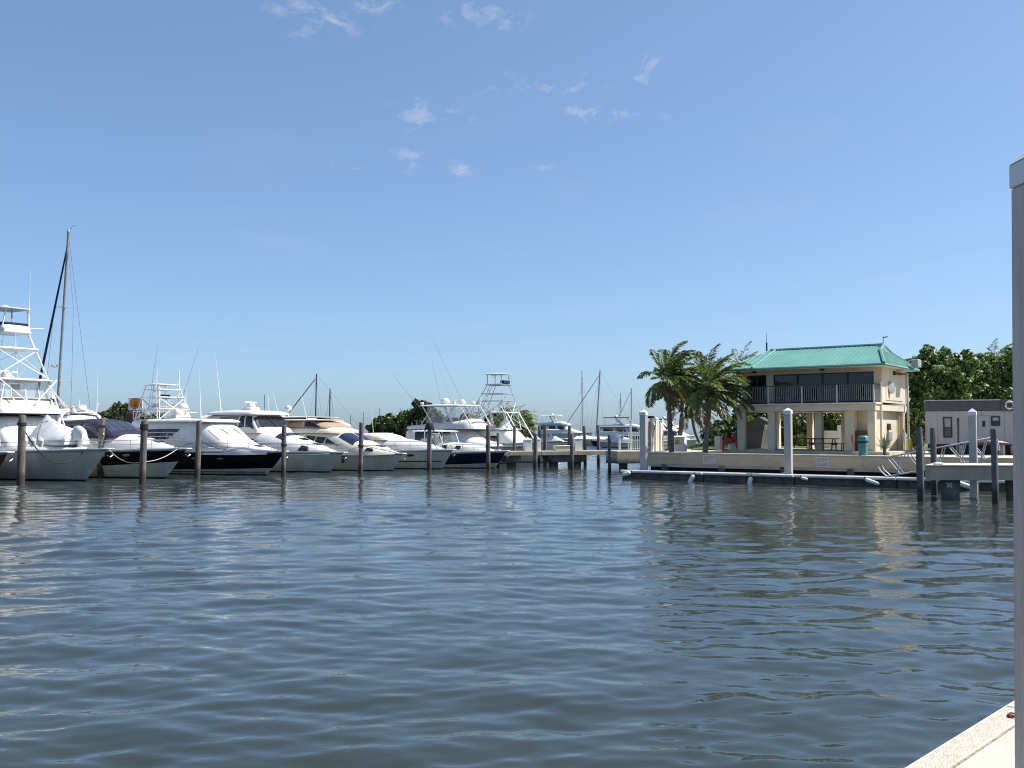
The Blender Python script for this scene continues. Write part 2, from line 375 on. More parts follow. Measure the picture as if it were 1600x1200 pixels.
def seawall():
    t = thing('seawall', 'long tan painted concrete seawall with pale cap in front of the building', 'seawall', (LA.x, LA.y, 0), RZ)
    n = 6; lens = [0, 7.0, 13.3, 19.5, 26, 33, 42]
    for a, b in zip(lens, lens[1:]):
        box('wall_panel', seaw, t, a + .012, b - .012, -.02, .34, .78, LAND_Z - .06, .01)
        box('cap', concl, t, a + .006, b - .006, -.06, .75, LAND_Z - .06, LAND_Z + .012, .012)
    box('gap_shade_fill', dark, t, .05, 42, .36, .75, -.6, LAND_Z - .12)  # near-black fill, the shade of the gap under the wall put into its colour
    for k in range(11): box('support_pile', concd, t, 1.0 + k * 3.8, 1.4 + k * 3.8, .0, .3, -.8, .779)
    # return wall along the left end
    box('return_wall', seaw, t, -.02, .3, .35, 11, .72, LAND_Z - .065, .01)
    for nm, px, py in (('a', 1107, 720), ('b', 1284, 724)):
        # printed notice plates
        u = (px - 800) / FOC; s = (u * LA.y - LA.x) / (FD.x - u * FD.y)
        sg = thing('notice_sign', 'white notice with small red print on the seawall, ' + ('nearer the palms' if nm == 'a' else 'right of the white guide post'), 'sign', (LA.x + FD.x * s, LA.y + FD.y * s, 1.12), RZ, 'notices on the seawall')
        box('plate', signw, sg, -.38, .38, -.045, -.022, -.27, .27, .004)
        rr = random.Random(px)
        for r_ in range(7):
            x = -.33; z = .205 - r_ * .068
            while x < .30:
                w = rr.uniform(.03, .10)
                box('print_word', signpink, sg, x, min(x + w, .34), -.0482, -.0452, z - (.02 if r_ else .028), z + .018); x += w + .022
seawall()

# ------------------------------------------------------------------ boats
class Loft:
    """fibreglass body lofted from rounded cross sections (x, half width, z base, z top, squareness, top taper)"""
    def __init__(s, st, n=70, sm=3):
        st = sorted(st); a = np.array(st, float); s.x = np.linspace(a[0, 0], a[-1, 0], n)
        s.p = np.stack([np.interp(s.x, a[:, 0], a[:, k]) for k in range(1, 6)], 1)
        for _ in range(sm):
            q = s.p.copy(); q[1:-1] = (s.p[:-2] + 2 * s.p[1:-1] + s.p[2:]) / 4; s.p = q
    def par(s, x): return [float(np.interp(x, s.x, s.p[:, k])) for k in range(5)]
    def pt(s, x, t):
        w, z0, z1, n, tw = s.par(x); a = t * PI; c = math.cos(a); sn = max(math.sin(a), 0)
        h = sn ** (2 / n); y = w * math.copysign(abs(c) ** (2 / n), c) * (1 + (tw - 1) * h)
        return Vector((x, y, z0 + (z1 - z0) * h))
    def body(s, name, m, parent, nt=26, step=1):
        ts = [.5 - .5 * math.cos(PI * k / nt) for k in range(nt + 1)]
        rows = [[s.pt(x, t) for t in ts] for x in s.x[::step]]
        b = MB().grid(rows); k = len(ts); nr = len(rows)
        b.F.append(tuple(range(k))); b.F.append(tuple((nr - 1) * k + j for j in range(k))[::-1]); b.F.append(tuple([i * k for i in range(nr)][::-1] + [i * k + k - 1 for i in range(nr)])[::-1])
        return b.build(name, m, parent, smooth=True, ang=50)
    def th(s, x, h, side):   # height fraction -> section parameter
        n = s.par(x)[3]; a = math.asin(min(1, h) ** (n / 2)) / PI; return a if side > 0 else 1 - a
    def ty(s, x, y):         # width fraction on the top -> section parameter
        n = s.par(x)[3]; return math.acos(max(-1, min(1, math.copysign(abs(y) ** (n / 2), y)))) / PI
    def patch(s, cs, name, m, parent, mode='side', side=-1, off=.012, nu=8, nv=5):
        """cs: corners (x, h or yfrac) in order bottom-aft, bottom-fore, top-fore, top-aft"""
        rows = []
        for j in range(nv + 1):
            v = j / nv; r_ = []
            for i in range(nu + 1):
                u = i / nu
                x = (cs[0][0] * (1 - u) + cs[1][0] * u) * (1 - v) + (cs[3][0] * (1 - u) + cs[2][0] * u) * v
                q = (cs[0][1] * (1 - u) + cs[1][1] * u) * (1 - v) + (cs[3][1] * (1 - u) + cs[2][1] * u) * v
                t = s.th(x, q, side) if mode == 'side' else s.ty(x, q)
                e = 1e-3; p = s.pt(x, t)
                du = s.pt(x + .02, t) - s.pt(x - .02, t); dv = s.pt(x, min(t + .004, .9999)) - s.pt(x, max(t - .004, .0001))
                nn = du.cross(dv)
                if nn.length > 1e-9: nn.normalize()
                c = Vector((x, 0, s.par(x)[1] + .3 * (s.par(x)[2] - s.par(x)[1])))
                if nn.dot(p - c) < 0: nn = -nn
                r_.append(p + nn * off)
            rows.append(r_)
        return MB().grid(rows).build(name, m, parent, smooth=True)

HEAD = R(-30)
screen = mat('tinted_screen', (.045, .052, .07), .1, .2, 1.5, spec=.6)
class Boat:
    def __init__(s, name, label, px, Y, L, B, zb, zs, over=2.0, top=None, low=None, split=(.42, .5), flare=.5, cat='boat', group='boats moored in the slips', head=None, rail=.55, rails=True, low_m=None, full=.34, pw=2.3):
        s.L, s.B, s.zb, s.zs, s.over, s.flare, s.full, s.pw = L, B, zb, zs, over, flare, full, pw
        p = G(px, Y); s.t = thing(name, label, cat, (p.x, p.y, 0), HEAD if head is None else head, group)
        top = top or gelhull; ns = 40; nv = 8; vb = .235 if zb > 1 else .25
        def sec(v0f, v1f, k):
            rows = []
            for i in range(ns + 1):
                q = (i / ns); q = 1 - (1 - q) ** 1.35; a, b = v0f(q), v1f(q)
                rows.append([s.pt(q, a + (b - a) * j / k, -1) for j in range(k + 1)])
            rows2 = [[Vector((p.x, -p.y, p.z)) for p in r_] for r_ in rows]
            m = MB(); m.grid(rows, True); m.grid(rows2, False)
            # transom
            m.F.append(tuple(range(k + 1)) + tuple((ns + 1) * (k + 1) + j for j in range(k, -1, -1)))
            return m
        sp = lambda q: split[0] + (split[1] - split[0]) * q ** 1.6
        wl = lambda q: (.06 - (-.45)) / (s.zsh(q) + .45)
        if low is None:
            sec(wl, lambda q: 1., nv).build('hull', top, s.t, True, 50)
        else:
            sec(sp, lambda q: 1., nv).build('hull', top, s.t, True, 50)
            sec(wl, lambda q: sp(q), 4).build('lower_hull', low, s.t, True, 50)
        sec(lambda q: 0., wl, 3).build('bottom', bottom, s.t, True, 50)
        # deck with camber
        rows = []
        for i in range(ns + 1):
            q = 1 - (1 - i / ns) ** 1.35; e = s.pt(q, 1, -1)
            rows.append([(e.x, e.y * c, e.z - .03 + .05 * (1 - c * c) * min(1, abs(e.y))) for c in (1, .66, .33, 0, -.33, -.66, -1)])
        MB().grid(rows).build('deck', gel, s.t, True, 60)
        for sd in (-1, 1):
            tube('rub_rail', rubgrey, s.t, [s.pt(k / 24, 1, sd) + Vector((0, 0, -.06)) for k in range(25)], .04, 6)
            tube('toe_rail', gel, s.t, [s.pt(k / 24, 1, sd) * 1.0 + Vector((0, 0, .02)) for k in range(25)], .05, 6)
        if rails: s.bow_rail(rail)
    def zsh(s, q): return s.zs + (s.zb - s.zs) * q ** 1.7
    def hb(s, q):
        a = max(0, (q - s.full) / (1 - s.full)); return s.B / 2 * (.93 + .07 * min(1, q / s.full)) * (1 - a ** s.pw)
    def pt(s, q, v, side):
        z = -.45 + v * (s.zsh(q) + .45); zz = max(0, min(1, (s.zb - max(z, -.2)) / (s.zb + .2)))
        xs = -s.over * zz ** 1.15 * (1 if z <= s.zb else 0)
        x = -s.L + q * (s.L + xs)
        fl = (.06 + s.flare * q ** 2.0) * (1 - v) ** 1.25 + (.25 * max(0, .22 - v) / .22)
        return Vector((x, side * s.hb(q) * max(0, 1 - fl), z))
    def gun(s, x):
        q = min(1, max(0, (x + s.L) / s.L)); return q
    def bow_rail(s, h, q0=.50, inset=.1, r=.022, n=5):
        pts = []
        for k in range(15): 
            q = q0 + (1 - q0) * k / 14 * .985; p = s.pt(q, 1, -1); pts.append(Vector((p.x, min(0, p.y + inset), p.z + h * min(1, .25 + k * .35))))
        full = pts + [Vector((.12, 0, s.zb + h))] + [Vector((p.x, -p.y, p.z)) for p in pts[::-1]]
        tube('bow_rail', steel, s.t, full, r)
        tube('mid_rail', steel, s.t, [Vector((p.x, p.y, p.z - h * .45)) for p in full[2:-2]], r * .6)
        for sd in (1, -1):
            for k in range(n):
                q = q0 + .02 + (1 - q0) * (k + .6) / n * .93; p = s.pt(q, 1, -1); a = Vector((p.x, min(-.02, p.y + inset), p.z - .02)); kk = (q - q0) / (1 - q0) / .985 * 14
                i0 = min(int(kk), 13); b = pts[i0].lerp(pts[i0 + 1], kk - i0)
                b = Vector((b.x + .12, b.y, b.z)); tube('stanchion', steel, s.t, [(a.x, a.y * sd, a.z), (b.x - .12, b.y * sd, b.z)], r * .8)
    def pulpit(s, l=.55):
        m = MB(); m.box(-.7, l, -.22, .22, s.zb - .03, s.zb + .06); m.build('bow_pulpit', gel, s.t, bevel=.03)
        a = MB().tube([(l - .1, 0, s.zb + .02), (l + .05, 0, s.zb - .12), (l - .15, 0, s.zb - .42)], .03)
        a.tube([(l - .15, -.2, s.zb - .33), (l - .15, 0, s.zb - .45), (l - .15, .2, s.zb - .33)], .025); a.build('anchor', steel, s.t, True)
    def hull_patch(s, q0, q1, v0, v1, name, m, side=-1, off=.012, oval=False, nu=10, nv=4):
        rows = []
        if oval:
            c = Vector(); ring = []
            for k in range(16):
                a = 2 * PI * k / 16; ring.append(s.pt((q0 + q1) / 2 + (q1 - q0) / 2 * math.cos(a), (v0 + v1) / 2 + (v1 - v0) / 2 * math.sin(a), side) + Vector((0, side * off, 0)))
            b = MB(); b.add(ring, [tuple(range(16)) if side > 0 else tuple(range(16))[::-1]]); return b.build(name, m, s.t)
        for j in range(nv + 1):
            rows.append([s.pt(q0 + (q1 - q0) * i / nu, v0 + (v1 - v0) * j / nv, side) + Vector((0, side * off, 0)) for i in range(nu + 1)])
        return MB().grid(rows).build(name, m, s.t, True)
    def hatches(s, l, xs, y=0.0, w=.28):
        for x in xs:
            l.patch([(x, -w), (x, w), (x - .55, w), (x - .55, -w)], 'deck_hatch', dglass, s.t, 'top', off=.02, nu=3, nv=3)
    def fenders(s, qs, m=None):
        for q in qs:
            p = s.pt(q, .78, -1); z = p.z
            MB().lathe([(.03, -.35), (.10, -.28), (.115, 0), (.10, .28), (.03, .36)], 10, (p.x, p.y - .13, z)).build('hull_fender', m or gel, s.t, True)
            e = s.pt(q, 1, -1); tube('fender_line', ropem, s.t, [(p.x, p.y - .13, z + .34), (e.x, e.y + .05, e.z + .05)], .012, 4)
    def cleats(s, qs):
        for q in qs:
            for sd in (-1, 1):
                p = s.pt(q, 1, sd); p.y -= .18 * sd; MB().tube([(p.x - .16, p.y, p.z + .07), (p.x, p.y, p.z + .05), (p.x + .16, p.y, p.z + .07)], .035, 6).build('cleat', steel, s.t, True)
    def z(s, py, d): return ZY(py, s.t.location.y + .5 * d)

def dome(t, x, y, z, r, name='radome'):
    MB().lathe([(r * .55, 0), (r * .8, .05), (r, .22 * r + .05), (r * .98, r * .7), (r * .75, r * 1.15), (r * .35, r * 1.38), (.02, r * 1.42)], 14, (x, y, z)).build(name, gel, t, True, 60)
def radar_bar(t, x, y, z, w=1.3, yaw=.4):
    MB().lathe([(.16, 0), (.2, .06), (.18, .22), (.08, .3)], 12, (x, y, z)).build('radar_pedestal', gel, t, True)
    mm = Matrix.Translation((x, y, z + .36)) @ Matrix.Rotation(yaw, 4, 'Z'); box('radar_antenna', gel, t, -.07, .07, -w / 2, w / 2, -.05, .06, .03, mm)
def whip(t, x, y, z, h, rake=(-.12, 0), m=None, r=.022):
    tube('whip_antenna', m or alum, t, [(x, y, z), (x + rake[0] * h * .4, y + rake[1] * h * .4, z + h * .4), (x + rake[0] * h, y + rake[1] * h, z + h)], r, 5, .008)
def outrigger(t, x, y, z, d, l):
    d = Vector(d).normalized(); a = Vector((x, y, z)); tube('outrigger', wire, t, [a, a + d * l * .5, a + d * l], .022, 5, .008)
def tower(t, x0, x1, w0, z0, xt0, xt1, w1, z1, plats=(), m=None, r=.035, legs=True, brace=True, ladder=True):
    """four-legged tower; plats are (fraction up, thickness)"""
    m = m or alum
    base = [Vector((x, y, z0)) for x in (x0, x1) for y in (-w0, w0)]; topc = [Vector((x, y, z1)) for x in (xt0, xt1) for y in (-w1, w1)]
    for a, b in zip(base, topc): tube('tower_leg', m, t, [a, b], r)
    f = lambda i, k: base[i].lerp(topc[i], k)
    if brace:
        for i, j in ((0, 1), (2, 3), (0, 2), (1, 3)):
            tube('brace', m, t, [f(i, .02), f(j, .62)], r * .8); tube('brace', m, t, [f(j, .02), f(i, .62)], r * .8)
            tube('cross_bar', m, t, [f(i, .64), f(j, .64)], r * .8)
    for k, th in plats:
        p = [f(i, k) for i in range(4)]; e = .12
        box('platform', m, t, min(q.x for q in p) - e, max(q.x for q in p) + e, min(q.y for q in p) - e, max(q.y for q in p) + e, p[0].z, p[0].z + th, .02)
    if ladder:
        for sd in (-.2, .2): tube('ladder_rail', m, t, [(x0 + .05, sd, z0), (xt0, sd, z1)], r * .6)
        n = int((z1 - z0) / .42)
        for k in range(1, n): q = k / n; tube('ladder_rung', m, t, [(x0 + .05 + (xt0 - x0 - .05) * q, -.2, z0 + (z1 - z0) * q), (x0 + .05 + (xt0 - x0 - .05) * q, .2, z0 + (z1 - z0) * q)], r * .5, 5)
def hardtop(t, x0, x1, w, z, th=.12, name='hardtop', m=None, crown=.06):
    Loft([(x0, w * .9, z, z + th * .8, 5, .96), (x0 + .15, w, z, z + th, 5, .95), ((x0 + x1) / 2, w, z, z + th + crown, 4, .95), (x1 - .25, w * .96, z, z + th, 5, .95), (x1, w * .8, z, z + th * .5, 5, .95)], 24, 1).body(name, m or gel, t, 14)

# ---- 1 large sportfisher with tuna tower, far left
def boat_sportfish():
    b = Boat('sportfishing_boat', 'big white sportfishing boat with tall tower and covered dinghy on its foredeck', 168, 54.5, 17.5, 5.2, 1.82, 1.5, 2.0, top=gelhull, flare=.42, rails=False, full=.30, pw=2.6)
    t = b.t; b.pulpit(.45)
    tr = Loft([(-9.5, 2.0, 1.4, 2.15, 5, .92), (-6, 1.9, 1.4, 2.1, 5, .9), (-3.2, 1.25, 1.4, 2.0, 4, .9), (-1.6, .5, 1.5, 1.84, 3, .8)]); tr.body('trunk_deck', gel, t); b.hatches(tr, (-2.6,), w=.3); b.cleats((.6, .82, .94))
    h = Loft([(-13.2, 2.15, 1.4, 3.85, 8, .93), (-8.3, 2.15, 1.4, 3.85, 8, .93), (-7.6, 2.1, 1.4, 3.75, 7, .92), (-6.6, 1.95, 1.4, 2.5, 6, .9), (-6.1, 1.85, 1.4, 2.05, 5, .9)]); h.body('deckhouse', gel, t)
    h.patch([(-7.02, -.9), (-7.02, .9), (-7.3, .86), (-7.3, -.86)], 'windshield_cover', whtcan, t, 'top')
    for a in (0, 1): h.patch([(-12.4, .42), (-8.4, .42), (-8.7, .72), (-12.4, .72)], 'side_window', dglass, t, 'side', (-1, 1)[a])
    # flybridge
    box('bridge_shadow_gap', rubber, t, -12.9, -7.35, -2.12, 2.12, 3.83, 3.90)  # black slab standing in for the shadow under the bridge deck
    fb = Loft([(-13.2, 2.2, 3.9, 4.5, 7, .93), (-8.2, 2.25, 3.9, 4.55, 7, .93), (-7.2, 2.15, 3.9, 4.5, 6, .9), (-6.75, 1.95, 3.9, 4.2, 5, .9), (-6.6, 1.8, 3.9, 4.0, 5, .9)]); fb.body('flybridge', gel, t)
    up = Loft([(-11.5, 1.95, 4.45, 4.9, 9, .96), (-8.0, 1.95, 4.45, 4.9, 9, .96), (-7.55, 1.85, 4.45, 4.86, 8, .95), (-7.45, 1.8, 4.45, 4.6, 8, .95)], 60, 1); up.body('bridge_coaming', gel, t)
    for k in range(4):
        y0 = -.94 + k * .48; up.patch([(-7.50, y0 + .02), (-7.50, y0 + .44), (-7.57, y0 + .44), (-7.57, y0 + .02)], 'venturi_window', bronzeg, t, 'top', off=.02)
    for sd in (-1, 1): up.patch([(-11.2, .25), (-7.9, .25), (-7.95, .85), (-11.2, .85)], 'venturi_window', bronzeg, t, 'side', sd)
    for k in range(5):
        y = -1.8 + k * .9; tube('enclosure_post', alum, t, [(-7.6, y, 4.85), (-7.85, y * .97, 5.92)], .045)
    for k in range(4):
        y0 = -1.8 + k * .9; MB().add([(-7.6, y0 + .05, 4.88), (-7.6, y0 + .85, 4.88), (-7.84, (y0 + .85) * .97, 5.9), (-7.84, (y0 + .05) * .97, 5.9)], [(0, 1, 2, 3)]).build('clear_enclosure', vinyl, t)
    for sd in (-1, 1):
        MB().add([(-11.2, 1.92 * sd, 4.88), (-7.65, 1.86 * sd, 4.88), (-7.88, 1.8 * sd, 5.9), (-11.2, 1.85 * sd, 5.9)], [(0, 1, 2, 3)]).build('clear_enclosure', vinyl, t)
        tube('enclosure_post', alum, t, [(-11.2, 1.92 * sd, 4.85), (-11.2, 1.85 * sd, 5.9)], .045)
    # helm seats inside
    for y in (-.7, .6):
        MB().box(-9.6, -9.0, y - .3, y + .3, 4.9, 5.3).box(-9.7, -9.5, y - .3, y + .3, 5.28, 5.75).build('helm_seat', gel, t, bevel=.06)
    hardtop(t, -11.6, -7.35, 2.0, 5.92, .14)
    # front struts crossing before the enclosure
    for sd in (-1, 1):
        tube('tower_strut', alum, t, [(-6.8, 2.1 * sd, 4.35), (-7.7, 1.3 * sd, 5.95)], .05); tube('tower_strut', alum, t, [(-7.4, 1.9 * sd, 6.0), (-6.9, .2 * sd, 4.5)], .04)
        tube('tower_leg', alum, t, [(-6.4, 2.3 * sd, 2.0), (-8.1, 1.75 * sd, 6.1), (-9.1, 1.0 * sd, 8.9)], .05)
    tower(t, -11.2, -8.0, 1.75, 6.05, -10.3, -8.9, .95, 8.9, ((.64, .1),), r=.036)
    tc = Loft([(-10.6, .95, 8.85, 9.4, 6, .95), (-8.8, .98, 8.85, 9.4, 6, .95), (-8.55, .9, 8.9, 9.2, 5, .9)], 24, 1); tc.body('tower_coaming', gel, t, 14)
    MB().box(-10.4, -8.75, -.85, .85, 9.36, 9.52).build('tower_cover', navycan, t, bevel=.06)
    for sx, sy in ((-10.4, -.85), (-10.4, .85), (-8.8, .85), (-8.8, -.85)): tube('top_post', alum, t, [(sx, sy, 9.3), (sx + .1, sy * .8, 10.35)], .05)
    hardtop(t, -10.8, -8.4, .95, 10.35, .1, 'tower_top')
    MB().lathe([(.22, 0), (.25, .08), (.1, .16)], 12, (-9.6, -.2, 10.47)).build('gps_dome', gel, t, True)
    whip(t, -8.9, .95, 8.9, 4.0, (0, 0), r=.045); whip(t, -10.2, -.9, 9.0, 4.5, (0, 0))
    tube('spreader_arm', alum, t, [(-8.9, .9, 9.25), (-8.5, 1.7, 9.25)], .035)
    dome(t, -9.6, .0, 6.1, .32); radar_bar(t, -8.7, -.6, 6.1, 1.6, .2)
    # rail with stanchions
    b.bow_rail(.5, .42, .12, .018, 6)
    for k in range(3):
        MB().lathe([(.05, 0), (.15, .08), (.16, .45), (.05, .58)], 10, (-3.75 - .55 * k, -1.55 - .12 * k, 1.92), (.25, -.1, .8)).build('deck_fender', gel, t, True)
    return b
def dinghy():
    p = G(168, 54.5); t = thing('covered_dinghy', 'small dinghy under a wrinkled white canvas cover on a sportfishing boat foredeck', 'dinghy', (p.x, p.y, 2.02), HEAD)
    l = Loft([(-6.5, .25, .62, .95, 2.5, .8), (-6.0, .75, .42, 1.15, 2.4, .7), (-5.5, .9, .30, 1.85, 1.6, .3), (-5.0, .95, .28, 1.55, 1.7, .35), (-4.0, .98, .28, 1.18, 1.9, .5), (-3.2, .95, .3, .98, 2.2, .6), (-2.7, .8, .35, .8, 2.5, .7)]); l.body('canvas_cover', whtcan, t)
    Loft([(-6.3, .5, .1, .6, 3, .95), (-5.2, .92, .02, .62, 3, .95), (-3.2, .95, 0, .6, 3, .95), (-2.6, .85, .05, .58, 3, .95)]).body('dinghy_hull', gel, t)
    Loft([(-2.8, .3, .3, 1.1, 3, .8), (-2.45, .34, .3, 1.15, 3, .8), (-2.05, .26, .35, .95, 3, .8), (-1.95, .2, .4, .8, 3, .8)], 20, 2).body('outboard_cowl', gel, t, 14)
    MB().box(-2.5, -2.3, -.12, .12, -.1, .45).build('outboard_leg', gel, t, bevel=.03)
    for x in (-5.6, -3.4): box('chock', gel, t, x - .1, x + .1, -.7, .7, -.22, .12, .02)
    tube('lashing', ropeb, t, [(-4.6, -1.15, .1), (-4.9, -.98, .6), (-5.1, -.6, 1.32), (-5.1, .2, 1.5)], .018)
bs = boat_sportfish(); dinghy()

# ---- 0 maroon bow at the very edge
def boat_maroon():
    b = Boat('moored_boat', 'dark maroon hulled boat whose bow alone shows at the left edge', 14, 50.5, 12, 4.0, 1.72, 1.4, 1.9, top=maroon, flare=.5, rail=.55)
    b.pulpit(.3)
    Loft([(-7, 1.3, 1.3, 2.4, 5, .9), (-3, .9, 1.4, 2.1, 4, .85), (-1.5, .3, 1.5, 1.8, 3, .8)]).body('cabin', gel, b.t)
boat_maroon()

# ---- 2 black express cruiser with navy canvas
def boat_express():
    b = Boat('express_cruiser', 'black and white express cruiser under navy blue canvas beside the big sportfisher', 292, 57.3, 14, 4.3, 1.78, 1.55, 2.0, top=blackhull, low=gelhull, split=(.46, .66), flare=.42, rail=.6)
    t = b.t; b.pulpit(.3)
    l = Loft([(-11.5, 1.75, 1.4, 2.35, 5, .9), (-8.0, 1.8, 1.4, 2.65, 5, .9), (-5.2, 1.65, 1.4, 2.7, 3.2, .85), (-3.4, 1.25, 1.4, 2.42, 2.8, .82), (-1.8, .65, 1.5, 2.05, 2.6, .8), (-.7, .2, 1.6, 1.84, 2.5, .8)]); l.body('foredeck', gel, t); b.hatches(l, (-2.2, -3.4), w=.3); b.cleats((.6, .8, .95))
    w = Loft([(-10.6, 1.62, 2.3, 3.5, 5, .88), (-7.6, 1.68, 2.4, 3.62, 4.5, .85), (-6.6, 1.62, 2.4, 3.5, 4.5, .84), (-5.4, 1.5, 2.45, 2.95, 4, .86), (-4.85, 1.3, 2.45, 2.62, 4, .9)]); w.body('canvas_top', navycan, t)
    for a, c in ((-.92, -.47), (-.44, -.02), (.02, .44), (.47, .92)):
        w.patch([(-5.25, a), (-5.25, c), (-6.45, c * .93), (-6.45, a * .93)], 'windshield_pane', screen, t, 'top', off=.02)
    for sd in (-1, 1):
        w.patch([(-7.6, .12), (-5.7, .12), (-6.6, .72), (-7.6, .78)], 'side_screen', screen, t, 'side', sd, .02); w.patch([(-10.2, .15), (-7.8, .15), (-7.8, .78), (-10.2, .72)], 'side_screen', screen, t, 'side', sd, .02)
    for sd in (-1, 1):
        tube('radar_arch', gel, t, [(-9.0, 1.75 * sd, 2.3), (-9.8, 1.6 * sd, 3.4), (-10.0, 1.2 * sd, 3.9), (-10.0, 0, 4.0)], .11, 8)
    box('arch_shelf', gel, t, -10.3, -9.5, -.7, .7, 3.95, 4.05, .03); dome(t, -9.8, 0, 4.05, .3); radar_bar(t, -9.9, -.55, 4.02, 1.2, .9)
    box('mast_light', alum, t, -10.02, -9.98, -.02, .02, 4.0, 4.9)
    for k, q in enumerate((.62, .74)): b.hull_patch(q, q + .035, .82, .9, 'porthole', steel, -1, .02, True)
    MB().box(-8.4, -7.6, -2.0, -1.5, 2.1, 2.75).build('deck_locker', gel, t, bevel=.05)
boat_express()

# ---- 3 black convertible with white cabin
def boat_black():
    b = Boat('motor_yacht', 'black hulled motor yacht with smooth white cabin and white boot stripe', 445, 61.5, 15, 4.7, 1.52, 1.5, 1.75, top=blackhull, low=gelhull, split=(.34, .46), flare=.38, rail=.55)
    t = b.t; b.pulpit(.25)
    # thin black stripe low on the white band
    for sd in (-1, 1): b.hull_patch(0, .985, .31, .335, 'boot_stripe', blackhull, sd, .012, nu=30, nv=1)
    l = Loft([(-12, 2.0, 1.3, 1.95, 5, .92), (-5.0, 1.95, 1.3, 2.0, 5, .92), (-2.6, 1.35, 1.3, 1.95, 4, .88), (-1.0, .6, 1.35, 1.68, 3.5, .85)]); l.body('trunk_deck', gel, t); b.hatches(l, (-1.9,), w=.3); b.cleats((.55, .75, .93))
    h = Loft([(-11.6, 1.9, 1.5, 3.62, 7, .86), (-9.0, 2.0, 1.5, 3.72, 6, .84), (-6.6, 1.95, 1.5, 3.66, 5, .82), (-5.6, 1.9, 1.5, 3.35, 4.5, .82), (-4.2, 1.65, 1.5, 2.45, 4, .85), (-3.2, 1.4, 1.5, 1.98, 4, .9)]); h.body('cabin', gel, t)
    hardtop(t, -11.9, -5.35, 1.78, 3.42, .22, 'cabin_roof')
    h.patch([(-4.35, -.92), (-4.35, -.05), (-5.35, -.06), (-5.35, -.88)], 'windshield_cover', gel, t, 'top', off=.02)
    h.patch([(-4.35, .05), (-4.35, .92), (-5.35, .88), (-5.35, .06)], 'windshield_cover', gel, t, 'top', off=.02)
    for k, y in enumerate((-.35, .4)): p = h.pt(-4.5, h.ty(-4.5, y)); tube('wiper', rubber, t, [p + Vector((.04, 0, .03)), h.pt(-5.0, h.ty(-5.0, y - .14)) + Vector((.03, 0, .04))], .02)
    for sd in (-1, 1):
        for k in range(4): h.patch([(-10.9 + .0 * k, .22 + .12 * k), (-8.2 + .42 * k - .9, .22 + .12 * k), (-8.05 + .42 * k - .9, .31 + .12 * k), (-10.9, .31 + .12 * k)], 'side_louvre', dglass, t, 'side', sd, .02)
        h.patch([(-7.6, .30), (-6.0, .30), (-6.6, .66), (-7.5, .66)], 'side_window', whtcan, t, 'side', sd, .015)
    for q in (.6, .73): b.hull_patch(q, q + .03, .74, .8, 'hull_vent', steel, -1, .02, True)
    radar_bar(t, -9.9, .3, 3.95, 1.5, .3); dome(t, -9.2, -.6, 3.9, .28); box('radar_base', gel, t, -10.3, -9.5, -.8, .8, 3.68, 3.96, .05)
    whip(t, -8.6, .9, 3.75, 3.6, (-.08, 0), r=.04); whip(t, -10.5, -1.2, 3.7, 2.6, (-.1, 0))
    # cabin handrail
    pts = [h.pt(x, h.th(x, .98, -1)) + Vector((0, 0, .1)) for x in (-8.5, -7.5, -6.5)]
    tube('grab_rail', steel, t, pts, .02)
boat_black()

